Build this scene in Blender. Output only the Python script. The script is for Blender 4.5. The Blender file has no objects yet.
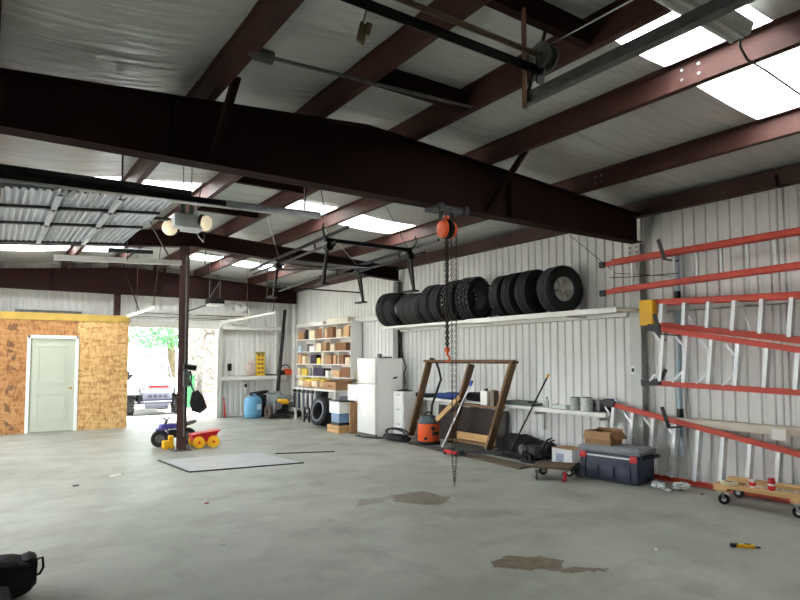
import bpy, bmesh, math, random
from mathutils import Vector, Matrix, Euler
PI = math.pi
SC = bpy.context.scene
COL = SC.collection
rnd = random.Random(7)

# ------------------------------------------------------------------ materials
def lin(c):
    return tuple(((x / 255.0) / 12.92 if x / 255.0 <= 0.04045 else ((x / 255.0 + 0.055) / 1.055) ** 2.4) for x in c)

MATS = {}
def mat(name, c, rough=0.6, metal=0.0, var=0.12, scale=6.0, bump=0.0, bscale=40.0, spec=0.4, c2=None, stretch=None, emit=0.0, coat=0.0):
    """procedural Principled material: colour varied by noise, optional noise bump"""
    if name in MATS:
        return MATS[name]
    m = bpy.data.materials.new(name); m.use_nodes = True
    nt = m.node_tree; N = nt.nodes; L = nt.links
    b = N['Principled BSDF']
    b.inputs['Roughness'].default_value = rough
    b.inputs['Metallic'].default_value = metal
    b.inputs['Specular IOR Level'].default_value = spec
    b.inputs['Coat Weight'].default_value = coat
    tc = N.new('ShaderNodeTexCoord'); mp = N.new('ShaderNodeMapping')
    L.new(tc.outputs['Object'], mp.inputs['Vector'])
    if stretch: mp.inputs['Scale'].default_value = stretch
    nz = N.new('ShaderNodeTexNoise'); nz.inputs['Scale'].default_value = scale; nz.inputs['Detail'].default_value = 4
    L.new(mp.outputs['Vector'], nz.inputs['Vector'])
    r = N.new('ShaderNodeValToRGB')
    a = lin(c)
    if c2 is not None: d = lin(c2)
    else: d = tuple(max(0.0, x * (1 - 2 * var)) for x in a)
    r.color_ramp.elements[0].position = 0.3; r.color_ramp.elements[1].position = 0.7
    r.color_ramp.elements[0].color = (*d, 1); r.color_ramp.elements[1].color = (*a, 1)
    L.new(nz.outputs['Fac'], r.inputs['Fac'])
    L.new(r.outputs['Color'], b.inputs['Base Color'])
    if bump:
        n2 = N.new('ShaderNodeTexNoise'); n2.inputs['Scale'].default_value = bscale; n2.inputs['Detail'].default_value = 5
        L.new(mp.outputs['Vector'], n2.inputs['Vector'])
        bp = N.new('ShaderNodeBump'); bp.inputs['Strength'].default_value = bump; bp.inputs['Distance'].default_value = 0.02
        L.new(n2.outputs['Fac'], bp.inputs['Height']); L.new(bp.outputs['Normal'], b.inputs['Normal'])
    if emit:
        L.new(r.outputs['Color'], b.inputs['Emission Color']); b.inputs['Emission Strength'].default_value = emit
    MATS[name] = m
    return m

# ------------------------------------------------------------------ mesh builder
class MB:
    def __init__(s): s.bm = bmesh.new()
    def box(s, c, d, rot=None, b=0.0):
        r = bmesh.ops.create_cube(s.bm, size=1.0)
        M = Matrix.Translation(c)
        if rot is not None: M = M @ (rot.to_4x4() if isinstance(rot, Matrix) else Euler(rot).to_matrix().to_4x4())
        vs = r['verts']
        for v in vs: v.co = Vector((v.co.x * d[0], v.co.y * d[1], v.co.z * d[2]))
        if b > 0:
            es = list({e for v in vs for e in v.link_edges})
            q = bmesh.ops.bevel(s.bm, geom=es, offset=min(b, min(d) * 0.45), segments=2, affect='EDGES', profile=0.6)
            vs = list({v for f in q['faces'] for v in f.verts} | {v for v in vs if v.is_valid})
        for v in vs: v.co = M @ v.co
        return s
    def bx(s, x0, x1, y0, y1, z0, z1, b=0.0):
        return s.box(((x0 + x1) / 2, (y0 + y1) / 2, (z0 + z1) / 2), (abs(x1 - x0), abs(y1 - y0), abs(z1 - z0)), None, b)
    def bar(s, p, q, w, h, up=(0, 0, 1), b=0.0):
        """box from p to q; h along the up direction, w across it"""
        p = Vector(p); q = Vector(q); d = q - p; l = d.length; d.normalize()
        u = Vector(up); u = (u - d * u.dot(d))
        if u.length < 1e-5: u = Vector((1, 0, 0)) - d * d.x
        u.normalize(); x = d.cross(u)
        R = Matrix((x, d, u)).transposed()
        return s.box((p + q) / 2, (w, l, h), R, b)
    def cyl(s, p, q, r, r2=None, n=14, caps=True):
        p = Vector(p); q = Vector(q); d = q - p; l = d.length
        R = d.to_track_quat('Z', 'Y').to_matrix().to_4x4()
        bmesh.ops.create_cone(s.bm, cap_ends=caps, segments=n, radius1=r, radius2=r if r2 is None else r2, depth=l,
                              matrix=Matrix.Translation((p + q) / 2) @ R)
        return s
    def ball(s, c, r, sc=(1, 1, 1), n=14, rot=None):
        M = Matrix.Translation(c)
        if rot is not None: M = M @ Euler(rot).to_matrix().to_4x4()
        M = M @ Matrix.Diagonal((*sc, 1))
        bmesh.ops.create_uvsphere(s.bm, u_segments=n, v_segments=max(6, n // 2), radius=r, matrix=M)
        return s
    def tube(s, pts, r, n=7, closed=False):
        pts = [Vector(p) for p in pts]; m = len(pts); rings = []
        prev = None
        for i, p in enumerate(pts):
            if closed: t = pts[(i + 1) % m] - pts[i - 1]
            else: t = pts[min(i + 1, m - 1)] - pts[max(i - 1, 0)]
            t.normalize()
            if prev is None:
                a = Vector((0, 0, 1)) if abs(t.z) < 0.9 else Vector((1, 0, 0))
                u = t.cross(a).normalized()
            else:
                u = (prev - t * prev.dot(t))
                u = u.normalized() if u.length > 1e-6 else t.orthogonal().normalized()
            prev = u; w = t.cross(u)
            rr = r[i] if isinstance(r, (list, tuple)) else r
            rings.append([s.bm.verts.new(p + u * (rr * math.cos(2 * PI * k / n)) + w * (rr * math.sin(2 * PI * k / n))) for k in range(n)])
        for i in range(m if closed else m - 1):
            A = rings[i]; B = rings[(i + 1) % m]
            for k in range(n):
                s.bm.faces.new((A[k], A[(k + 1) % n], B[(k + 1) % n], B[k]))
        if not closed:
            s.bm.faces.new(list(reversed(rings[0]))); s.bm.faces.new(rings[-1])
        return s
    def lathe(s, prof, c=(0, 0, 0), axis=(0, 0, 1), n=28, closed=False):
        """prof: list of (radius, height along axis)"""
        A = Vector(axis).normalized(); R = A.to_track_quat('Z', 'Y').to_matrix(); c = Vector(c); rings = []
        for (r, h) in prof:
            if r < 1e-6: rings.append([s.bm.verts.new(c + R @ Vector((0, 0, h)))])
            else: rings.append([s.bm.verts.new(c + R @ Vector((r * math.cos(2 * PI * k / n), r * math.sin(2 * PI * k / n), h))) for k in range(n)])
        m = len(rings)
        for i in range(m if closed else m - 1):
            a = rings[i]; b = rings[(i + 1) % m]
            for k in range(n):
                k2 = (k + 1) % n
                if len(a) == 1 and len(b) == 1: continue
                if len(a) == 1: s.bm.faces.new((a[0], b[k2], b[k]))
                elif len(b) == 1: s.bm.faces.new((a[k], a[k2], b[0]))
                else: s.bm.faces.new((a[k], a[k2], b[k2], b[k]))
        return s
    def prism(s, poly, ax, lo, hi):
        """2-D polygon extruded along axis ax ('x','y','z') from lo to hi; poly gives the two other coordinates in xyz order"""
        def P(a, b, t):
            return {'x': (t, a, b), 'y': (a, t, b), 'z': (a, b, t)}[ax]
        A = [s.bm.verts.new(P(a, b, lo)) for a, b in poly]; B = [s.bm.verts.new(P(a, b, hi)) for a, b in poly]
        n = len(poly)
        s.bm.faces.new(A); s.bm.faces.new(list(reversed(B)))
        for i in range(n): s.bm.faces.new((A[i], B[i], B[(i + 1) % n], A[(i + 1) % n]))
        return s
    def pad(s, c, d, sag=0.0, seed=0, nx=10, ny=10, amp=0.02):
        """soft lump: rounded, noisy box (bags, rags, foam)"""
        rr = random.Random(seed)
        ph = [rr.uniform(0, 6.28) for _ in range(8)]
        N_ = 7; V = {}
        def vt(i, j, k):
            if (i, j, k) not in V: V[(i, j, k)] = s.bm.verts.new((2 * i / N_ - 1, 2 * j / N_ - 1, 2 * k / N_ - 1))
            return V[(i, j, k)]
        for i in range(N_):
            for j in range(N_):
                for e in (0, N_):
                    s.bm.faces.new((vt(i, j, e), vt(i + 1, j, e), vt(i + 1, j + 1, e), vt(i, j + 1, e)))
                    s.bm.faces.new((vt(i, e, j), vt(i + 1, e, j), vt(i + 1, e, j + 1), vt(i, e, j + 1)))
                    s.bm.faces.new((vt(e, i, j), vt(e, i + 1, j), vt(e, i + 1, j + 1), vt(e, i, j + 1)))
        for v in V.values():
            p = v.co.copy(); q = p.normalized()
            p = p * 0.47 + q * 0.53
            k = amp * (math.sin(5 * p.x + ph[0]) + math.sin(6 * p.y + ph[1]) + math.sin(7 * p.z + ph[2]) + math.sin(9 * (p.x + p.y) + ph[3]))
            p = p * (1 + k)
            v.co = Vector((c[0] + p.x * d[0] / 2, c[1] + p.y * d[1] / 2, c[2] + (p.z * (1 - sag * abs(p.x)) * d[2] / 2)))
        return s
    def move(s, M):
        bmesh.ops.transform(s.bm, matrix=M, verts=s.bm.verts[:]); return s

def _root_matrix(p):
    while p.parent is not None: p = p.parent
    return Matrix.Translation(p.location) @ p.rotation_euler.to_matrix().to_4x4()

def obj(name, mb, material, parent=None, world=False, smooth=None, loc=None, label=None):
    """link the collected mesh as ONE object"""
    bm = mb.bm
    bmesh.ops.recalc_face_normals(bm, faces=bm.faces[:])
    if world and parent is not None:
        bmesh.ops.transform(bm, matrix=_root_matrix(parent).inverted(), verts=bm.verts[:])
    if loc is not None and parent is None and world:
        bmesh.ops.transform(bm, matrix=Matrix.Translation(loc).inverted(), verts=bm.verts[:])
    me = bpy.data.meshes.new(name); bm.to_mesh(me); bm.free()
    if smooth is not None:
        me.shade_smooth()
        me.set_sharp_from_angle(angle=math.radians(smooth))
    o = bpy.data.objects.new(name, me); COL.objects.link(o)
    me.materials.append(material)
    if parent is not None: o.parent = parent
    elif loc is not None: o.location = loc
    if label: o['label'] = label
    return o

def tag(o, label, cat, group=None, kind=None):
    o['label'] = label; o['category'] = cat
    if group: o['group'] = group
    if kind: o['kind'] = kind
    return o

def thing(name, label, cat, loc=(0, 0, 0), rz=0.0, group=None):
    o = bpy.data.objects.new(name, None); COL.objects.link(o)
    o.location = loc; o.rotation_euler = (0, 0, rz); o.empty_display_size = 0.1
    return tag(o, label, cat, group)

def struct(name, mb, m, label, smooth=None):
    o = obj(name, mb, m, smooth=smooth); o['kind'] = 'structure'; o['label'] = label
    return o

def copy_tree(o, loc=None, rz=None, label=None, parent=None):
    c = o.copy(); COL.objects.link(c)
    if parent is not None: c.parent = parent
    if loc is not None: c.location = loc
    if rz is not None: c.rotation_euler = (0, 0, rz)
    if label: c['label'] = label
    for ch in list(o.children): copy_tree(ch, parent=c)
    return c

# ------------------------------------------------------------------ camera
F = 606.7
cam_d = bpy.data.cameras.new('camera'); cam = bpy.data.objects.new('camera', cam_d); COL.objects.link(cam)
cam_d.sensor_fit = 'HORIZONTAL'; cam_d.sensor_width = 36.0; cam_d.lens = F / 800 * 36.0
cam_d.shift_y = 26.3 / 800.0; cam_d.clip_start = 0.05; cam_d.clip_end = 400
cam.location = (0, 0, 1.57)
cam.rotation_euler = Euler((math.radians(90 + 3.15), 0, math.radians(-34.33)), 'XYZ')
SC.camera = cam

# ------------------------------------------------------------------ palette
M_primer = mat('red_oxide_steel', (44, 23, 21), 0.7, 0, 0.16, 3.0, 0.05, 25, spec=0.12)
M_purlin = mat('skylit_purlin_steel', (76, 48, 43), 0.6, 0, 0.14, 3.0, 0.05, 25, spec=0.2)  # same red steel as the beams, skylight glow lightened into its colour
M_primer2 = mat('dusty_red_steel', (72, 44, 38), 0.6, 0, 0.2, 5.0)
M_white_sheet = mat('white_wall_sheet', (226, 226, 223), 0.5, 0, 0.04, 2.0)
M_white = mat('white_paint', (232, 231, 226), 0.5, 0, 0.04, 4.0)
M_white_en = mat('white_enamel', (236, 236, 232), 0.3, 0, 0.02, 4.0, coat=0.2)
M_offw = mat('cream_paint', (222, 214, 196), 0.55, 0, 0.06, 5.0)
M_greyp = mat('grey_column_paint', (196, 198, 194), 0.5, 0, 0.05, 3.0)
M_black = mat('black_plastic', (26, 26, 28), 0.5, 0, 0.2, 9.0)
M_blackm = mat('black_steel', (30, 30, 33), 0.4, 0.3, 0.15, 9.0)
M_rubber = mat('tyre_rubber', (36, 36, 38), 0.75, 0, 0.22, 12.0, 0.15, 90)
M_rubber2 = mat('dusty_tyre_rubber', (58, 58, 58), 0.85, 0, 0.2, 12.0, 0.15, 90)
M_alu = mat('aluminium', (222, 224, 224), 0.45, 0.25, 0.08, 10.0)
M_galv = mat('galvanised_steel', (166, 170, 170), 0.38, 0.75, 0.14, 14.0)
M_dgalv = mat('dull_steel', (112, 114, 112), 0.45, 0.6, 0.18, 14.0)
M_orange = mat('orange_fibreglass', (206, 82, 64), 0.5, 0, 0.07, 6.0)
M_orangep = mat('orange_plastic', (232, 92, 40), 0.42, 0, 0.06, 6.0)
M_yellow = mat('yellow_plastic', (236, 178, 30), 0.45, 0, 0.06, 6.0)
M_red = mat('red_plastic', (206, 34, 40), 0.4, 0, 0.08, 6.0)
M_card = mat('cardboard', (168, 130, 94), 0.85, 0, 0.08, 9.0, 0.05, 60)
M_card2 = mat('dark_cardboard', (140, 98, 66), 0.85, 0, 0.1, 9.0)
M_wood = mat('pale_lumber', (206, 166, 112), 0.7, 0, 0.14, 4.0, 0.05, 40, stretch=(8, 1, 8))
M_dwood = mat('weathered_lumber', (124, 92, 62), 0.75, 0, 0.25, 4.0, 0.1, 40, stretch=(5, 5, 1))
M_navy = mat('navy_plastic', (48, 56, 76), 0.5, 0, 0.07, 8.0)
M_lid = mat('grey_lid_plastic', (128, 132, 138), 0.55, 0, 0.08, 8.0)
M_blue = mat('blue_drum_plastic', (92, 150, 186), 0.45, 0, 0.08, 5.0)
M_tarp = mat('blue_tarp', (34, 66, 132), 0.55, 0, 0.15, 8.0)
M_clothk = mat('black_cloth', (22, 22, 24), 0.95, 0, 0.2, 14.0, 0.3, 60)
M_glass = mat('clear_plastic', (206, 214, 212), 0.18, 0, 0.08, 18.0)
M_green = mat('dull_green', (92, 108, 96), 0.7, 0, 0.12, 8.0)
M_purple = mat('purple_plastic', (78, 70, 150), 0.4, 0, 0.06, 8.0)

# ------------------------------------------------------------------ the setting
XR, XL, YF, YB = 7.5, -1.5, 16.6, -2.6        # right wall, left wall, far wall, near wall
RX = 3.02                                       # ridge
def roof(x): return 4.06 - (0.064 * (x - RX) if x > RX else 0.088 * (RX - x))

# concrete floor with its stains
def floor_material():
    m = bpy.data.materials.new('stained_concrete'); m.use_nodes = True
    nt = m.node_tree; N = nt.nodes; L = nt.links; b = N['Principled BSDF']
    tc = N.new('ShaderNodeTexCoord')
    def noise(scale, detail=5, stretch=None, vec=None, rough=0.6):
        n = N.new('ShaderNodeTexNoise'); n.inputs['Scale'].default_value = scale; n.inputs['Detail'].default_value = detail
        n.inputs['Roughness'].default_value = rough
        if stretch:
            mp = N.new('ShaderNodeMapping'); mp.inputs['Scale'].default_value = stretch
            L.new(vec or tc.outputs['Object'], mp.inputs['Vector']); L.new(mp.outputs['Vector'], n.inputs['Vector'])
        else: L.new(vec or tc.outputs['Object'], n.inputs['Vector'])
        return n
    def ramp(src, p0, p1, c0=(0, 0, 0, 1), c1=(1, 1, 1, 1)):
        r = N.new('ShaderNodeValToRGB'); r.color_ramp.elements[0].position = p0; r.color_ramp.elements[1].position = p1
        r.color_ramp.elements[0].color = c0; r.color_ramp.elements[1].color = c1
        L.new(src, r.inputs['Fac']); return r
    def mix(f, a, c, amount=1.0):
        x = N.new('ShaderNodeMix'); x.data_type = 'RGBA'
        if amount != 1.0:
            mu = N.new('ShaderNodeMath'); mu.operation = 'MULTIPLY'; mu.inputs[1].default_value = amount
            L.new(f, mu.inputs[0]); L.new(mu.outputs[0], x.inputs['Factor'])
        else: L.new(f, x.inputs['Factor'])
        L.new(a, x.inputs['A'])
        if hasattr(c, 'is_output'): L.new(c, x.inputs['B'])
        else: x.inputs['B'].default_value = (*c, 1)
        return x.outputs['Result']
    base = ramp(noise(0.55, 6).outputs['Fac'], 0.32, 0.7, (*lin((134, 136, 127)), 1), (*lin((158, 160, 151)), 1)).outputs['Color']
    fine = ramp(noise(9, 6).outputs['Fac'], 0.35, 0.75)
    base = mix(fine.outputs['Color'], base, lin((136, 138, 130)), 0.35)
    sweep = ramp(noise(1.1, 6, (0.9, 1.3, 1)).outputs['Fac'], 0.48, 0.68)
    base = mix(sweep.outputs['Color'], base, lin((116, 117, 106)), 0.6)
    tyrem = ramp(noise(1.7, 7, (1.2, 0.8, 1)).outputs['Fac'], 0.56, 0.7)
    base = mix(tyrem.outputs['Color'], base, lin((106, 106, 97)), 0.45)
    speck = ramp(noise(16, 3).outputs['Fac'], 0.70, 0.76)
    base = mix(speck.outputs['Color'], base, lin((96, 94, 86)), 0.5)
    # brown stains: ellipses whose outline is broken up by noise
    wob = noise(4.5, 5)
    sub = N.new('ShaderNodeVectorMath'); sub.operation = 'SUBTRACT'; sub.inputs[1].default_value = (0.5, 0.5, 0.5)
    L.new(wob.outputs['Color'], sub.inputs[0])
    scl = N.new('ShaderNodeVectorMath'); scl.operation = 'SCALE'; scl.inputs['Scale'].default_value = 0.42
    L.new(sub.outputs[0], scl.inputs[0])
    add = N.new('ShaderNodeVectorMath'); add.operation = 'ADD'
    L.new(tc.outputs['Object'], add.inputs[0]); L.new(scl.outputs[0], add.inputs[1])
    def stain(cx, cy, rx, ry, rot, edge=0.05):
        mp = N.new('ShaderNodeMapping'); mp.vector_type = 'TEXTURE'
        mp.inputs['Location'].default_value = (cx, cy, 0); mp.inputs['Rotation'].default_value = (0, 0, rot)
        mp.inputs['Scale'].default_value = (rx, ry, 1)
        L.new(add.outputs[0], mp.inputs['Vector'])
        ln = N.new('ShaderNodeVectorMath'); ln.operation = 'LENGTH'
        sx = N.new('ShaderNodeVectorMath'); sx.operation = 'MULTIPLY'; sx.inputs[1].default_value = (1, 1, 0)
        L.new(mp.outputs['Vector'], sx.inputs[0]); L.new(sx.outputs[0], ln.inputs[0])
        return ramp(ln.outputs['Value'], 1 - edge, 1 + edge, (1, 1, 1, 1), (0, 0, 0, 1)).outputs['Color']
    brown = ramp(noise(14, 5).outputs['Fac'], 0.35, 0.7, (*lin((70, 58, 42)), 1), (*lin((112, 96, 70)), 1)).outputs['Color']
    for a, amt in STAINS:
        base = mix(stain(*a), base, brown, amt)
    L.new(base, b.inputs['Base Color'])
    rr = ramp(noise(1.8, 5).outputs['Fac'], 0.3, 0.7, (0.38, 0.38, 0.38, 1), (0.6, 0.6, 0.6, 1))
    L.new(rr.outputs['Color'], b.inputs['Roughness'])
    bp = N.new('ShaderNodeBump'); bp.inputs['Strength'].default_value = 0.06; bp.inputs['Distance'].default_value = 0.01
    L.new(noise(30, 5).outputs['Fac'], bp.inputs['Height']); L.new(bp.outputs['Normal'], b.inputs['Normal'])
    return m

STAINS = [((3.52, 3.40, 0.27, 0.17, -0.5), 0.95), ((3.64, 3.14, 0.34, 0.055, -0.62), 0.95),
          ((4.14, 5.62, 0.30, 0.36, 0.3), 0.85), ((3.70, 5.85, 0.40, 0.10, 0.2), 0.6), ((4.2, 4.75, 0.55, 0.2, -0.5, 0.35), 0.35),
          ((5.0, 4.1, 0.5, 0.14, -0.5, 0.4), 0.22), ((0.9, 4.4, 0.22, 0.16, 0.2, 0.5), 0.2)]
fl = MB().bx(XL - 0.2, XR + 0.2, YB - 0.2, YF + 0.12, -0.15, 0.0)
struct('floor', fl, floor_material(), 'grey stained concrete floor of the workshop')

# ribbed sheet walls
def ribbed(mb, a0, a1, z0, z1, axis, face, out, period=0.1525, depth=0.02, phase=0.0):
    """a trapezoid-ribbed sheet from a0 to a1; face = inner face coordinate, out = +1/-1 direction away from the room"""
    prof = []
    t = a0
    k0 = math.floor((a0 - phase) / period)
    pts = []
    for k in range(k0 - 1, k0 + int((a1 - a0) / period) + 4):
        b = phase + k * period
        pts += [(b, 0.0), (b + 0.085, 0.0), (b + 0.098, depth), (b + 0.139, depth)]
    def dep(t):
        for (p, d), (q, e) in zip(pts, pts[1:]):
            if p <= t <= q: return d + (e - d) * (t - p) / (q - p) if q > p else d
        return 0.0
    prof = [(a0, dep(a0))] + [p for p in pts if a0 + 1e-4 < p[0] < a1 - 1e-4] + [(a1, dep(a1))]
    poly = [(t, face + out * d) for t, d in prof] + [(a1, face + out * 0.07), (a0, face + out * 0.07)]
    if axis == 'y': poly = [(f, t) for t, f in poly]
    mb.prism(poly, 'z', z0, z1)

w = MB(); ribbed(w, YB, YF + 0.07, -0.02, 3.78, 'y', XR, 1)
struct('wall_right', w, M_white_sheet, 'white ribbed steel right wall')
w = MB()
ribbed(w, XL, 2.72, 0.0, 4.05, 'x', YF, 1); ribbed(w, 5.22, XR, 0.0, 4.05, 'x', YF, 1); ribbed(w, 2.72, 5.22, 2.42, 4.05, 'x', YF, 1)
struct('wall_far', w, M_white_sheet, 'white ribbed steel far wall with the open vehicle doorway')
w = MB()
for a, b_, z0, z1 in ((YB, 5.5, 0, 3.7), (8.2, 10.7, 0, 3.7), (14.2, YF, 0, 3.7), (5.5, 8.2, 2.15, 3.7), (10.7, 14.2, 3.2, 3.7)): ribbed(w, a, b_, z0, z1, 'y', XL, -1)  # far opening added to daylight the far end, near header lowered to dim
struct('wall_left', w, M_white_sheet, 'white ribbed steel left wall with an open doorway and an added daylight opening')
w = MB()
for a, b_, z0, z1 in ((XL, XR, 0, 4.05),): ribbed(w, a, b_, z0, z1, 'x', YB, -1)
struct('wall_near', w, M_white_sheet, 'white ribbed steel wall behind the viewer')

# insulation blanket between the purlins, open at the skylight strips
PUR = [-0.05, 1.45, 2.48, 3.55, 4.58, 6.1]
SKY = [(1.95, 2.77), (8.36, 9.18), (13.9, 14.7)]
def insulation_material():
    m = bpy.data.materials.new('white_vinyl_insulation'); m.use_nodes = True
    nt = m.node_tree; N = nt.nodes; L = nt.links; b = N['Principled BSDF']
    b.inputs['Roughness'].default_value = 0.27; b.inputs['Specular IOR Level'].default_value = 0.5
    tc = N.new('ShaderNodeTexCoord'); mp = N.new('ShaderNodeMapping'); mp.inputs['Scale'].default_value = (0.5, 5.0, 1.0)
    L.new(tc.outputs['Object'], mp.inputs['Vector'])
    n = N.new('ShaderNodeTexNoise'); n.inputs['Scale'].default_value = 1.6; n.inputs['Detail'].default_value = 4; n.inputs['Distortion'].default_value = 0.6
    L.new(mp.outputs['Vector'], n.inputs['Vector'])
    r = N.new('ShaderNodeValToRGB'); r.color_ramp.elements[0].color = (*lin((180, 183, 179)), 1); r.color_ramp.elements[1].color = (*lin((200, 202, 198)), 1)
    L.new(n.outputs['Fac'], r.inputs['Fac']); L.new(r.outputs['Color'], b.inputs['Base Color'])
    bp = N.new('ShaderNodeBump'); bp.inputs['Strength'].default_value = 0.9; bp.inputs['Distance'].default_value = 0.035
    L.new(n.outputs['Fac'], bp.inputs['Height']); L.new(bp.outputs['Normal'], b.inputs['Normal'])
    return m
M_ins = insulation_material()
edges_x = [XL - 0.02] + PUR + [XR + 0.02]
SKYX = {1: (0,), 2: (0,), 3: (0,)}
ce = MB(); sky_cells = []
def sheet(mb, x0, x1, y0, y1, sag=0.055):
    nx = 9; ny = max(2, int((y1 - y0) / 0.25))
    def z(x, y):
        t = (x - x0) / (x1 - x0)
        ye = min(1.0, (y - y0) / 0.25, (y1 - y) / 0.25)
        return roof(x) + 0.004 - sag * 4 * t * (1 - t) * (0.55 + 0.45 * ye) - 0.006 * math.sin(7.3 * y + 3 * x) * 4 * t * (1 - t)
    G = [[[mb.bm.verts.new((x0 + (x1 - x0) * i / nx, y0 + (y1 - y0) * j / ny, z(x0 + (x1 - x0) * i / nx, y0 + (y1 - y0) * j / ny) + k)) for j in range(ny + 1)] for i in range(nx + 1)] for k in (0.0, 0.05)]
    for i in range(nx):
        for j in range(ny):
            A, B = G
            mb.bm.faces.new((A[i][j], A[i][j + 1], A[i + 1][j + 1], A[i + 1][j]))
            mb.bm.faces.new((B[i][j], B[i + 1][j], B[i + 1][j + 1], B[i][j + 1]))
    for j in range(ny):
        mb.bm.faces.new((G[0][0][j], G[1][0][j], G[1][0][j + 1], G[0][0][j + 1]))
        mb.bm.faces.new((G[0][nx][j], G[0][nx][j + 1], G[1][nx][j + 1], G[1][nx][j]))
    for i in range(nx):
        mb.bm.faces.new((G[0][i][0], G[0][i + 1][0], G[1][i + 1][0], G[1][i][0]))
        mb.bm.faces.new((G[0][i][ny], G[1][i][ny], G[1][i + 1][ny], G[0][i + 1][ny]))
for ci, (x0, x1) in enumerate(zip(edges_x, edges_x[1:])):
    parts_x = [(x0, x1)] if not (x0 < RX < x1) else [(x0, x1)]
    y = YB - 0.05
    for si, (s0, s1) in enumerate(SKY):
        # cells with a skylight: all but the eave bays; the near strip only right of the ridge; far ones both sides
        has = (0 < ci < 6) and (ci != 3) and not (si == 0 and ci < 3)
        if ci == 0 and si == 1: has = True
        if has:
            sheet(ce, x0, x1, y, s0); y = s1; sky_cells.append((si, x0, x1, s0, s1))
    sheet(ce, x0, x1, y, YF + 0.05)
struct('ceiling', ce, M_ins, 'white insulation blanket sagging between the roof purlins', smooth=40)

# translucent roof panels
mp_ = bpy.data.materials.new('translucent_roof_panel'); mp_.use_nodes = True
nt = mp_.node_tree; nt.nodes.clear()
o_ = nt.nodes.new('ShaderNodeOutputMaterial'); t_ = nt.nodes.new('ShaderNodeBsdfTranslucent'); t_.inputs['Color'].default_value = (0.97, 0.98, 0.97, 1)
tr_ = nt.nodes.new('ShaderNodeBsdfTransparent'); tr_.inputs['Color'].default_value = (0.95, 0.97, 0.95, 1)
nz_ = nt.nodes.new('ShaderNodeTexNoise'); nz_.inputs['Scale'].default_value = 3.0
rm_ = nt.nodes.new('ShaderNodeMapRange'); rm_.inputs['To Min'].default_value = 0.0; rm_.inputs['To Max'].default_value = 0.06
mx_ = nt.nodes.new('ShaderNodeMixShader')
nt.links.new(nz_.outputs['Fac'], rm_.inputs['Value']); nt.links.new(rm_.outputs['Result'], mx_.inputs['Fac'])
nt.links.new(t_.outputs[0], mx_.inputs[1]); nt.links.new(tr_.outputs[0], mx_.inputs[2]); nt.links.new(mx_.outputs[0], o_.inputs['Surface'])
wn = 0
for (si, x0, x1, s0, s1) in sky_cells:
    wn += 1
    mb = MB()
    z0, z1 = roof(x0) + 0.03, roof(x1) + 0.03
    mb.prism([(x0 + 0.002, z0), (x1 - 0.002, z1), (x1 - 0.002, z1 + 0.004), (x0 + 0.002, z0 + 0.004)], 'y', s0 + 0.001, s1 - 0.001)
    b_ = ['near', 'middle', 'far'][si]
    struct('window_%d' % wn, mb, mp_, 'translucent skylight panel in the %s strip of the roof' % b_)

# steel frames: tapered rafters on columns
def rafter(y, label, depth=None):
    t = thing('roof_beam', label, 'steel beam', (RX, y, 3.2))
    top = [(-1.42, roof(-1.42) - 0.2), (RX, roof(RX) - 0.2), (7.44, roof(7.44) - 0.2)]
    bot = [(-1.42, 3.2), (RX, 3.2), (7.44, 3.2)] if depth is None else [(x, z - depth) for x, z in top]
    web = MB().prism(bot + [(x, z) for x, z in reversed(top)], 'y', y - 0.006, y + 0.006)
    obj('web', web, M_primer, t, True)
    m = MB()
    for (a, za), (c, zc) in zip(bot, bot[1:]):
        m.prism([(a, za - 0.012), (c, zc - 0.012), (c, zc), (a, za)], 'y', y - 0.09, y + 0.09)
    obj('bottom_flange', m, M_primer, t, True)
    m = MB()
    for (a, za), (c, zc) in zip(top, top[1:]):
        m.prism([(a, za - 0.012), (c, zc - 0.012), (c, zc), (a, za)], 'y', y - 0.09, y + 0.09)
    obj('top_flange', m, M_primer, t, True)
    for x in (1.2, 4.95):
        zt = roof(x) - 0.214
        obj('stiffener', MB().bx(x - 0.005, x + 0.005, y - 0.085, y - 0.006, 3.2 if depth is None else zt - depth + 0.02, zt), M_primer, t, True)
    return t
Y1, Y2, Y3 = 5.05, 10.95, 16.25
rafter(Y1, 'deep dark red roof beam nearest the viewer, spanning the whole workshop')
rafter(Y2, 'dark red roof beam over the slim column, beyond the raised door', 0.27)
rafter(Y3, 'dark red roof beam close to the far wall above the open doorway')
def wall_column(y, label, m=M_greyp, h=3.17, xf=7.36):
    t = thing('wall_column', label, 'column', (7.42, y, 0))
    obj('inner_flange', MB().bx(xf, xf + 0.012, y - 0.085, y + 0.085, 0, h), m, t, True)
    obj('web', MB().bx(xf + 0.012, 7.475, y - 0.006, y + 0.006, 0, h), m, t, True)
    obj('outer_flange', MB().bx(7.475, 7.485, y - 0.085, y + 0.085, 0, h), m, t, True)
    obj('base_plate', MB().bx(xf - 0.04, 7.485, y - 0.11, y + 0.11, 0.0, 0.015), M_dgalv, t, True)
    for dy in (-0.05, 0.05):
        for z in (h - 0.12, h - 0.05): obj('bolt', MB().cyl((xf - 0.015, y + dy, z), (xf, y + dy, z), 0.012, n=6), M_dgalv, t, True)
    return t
wall_column(Y1, 'pale grey steel column on the right wall beside the orange ladders')
wall_column(Y2, 'grey steel column on the right wall behind the refrigerator', mat('dark_grey_column_paint', (120, 122, 120), 0.5), 3.28)  # darker grey paint than the near column
wall_column(Y3, 'white steel column in the far right corner', M_white)
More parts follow.
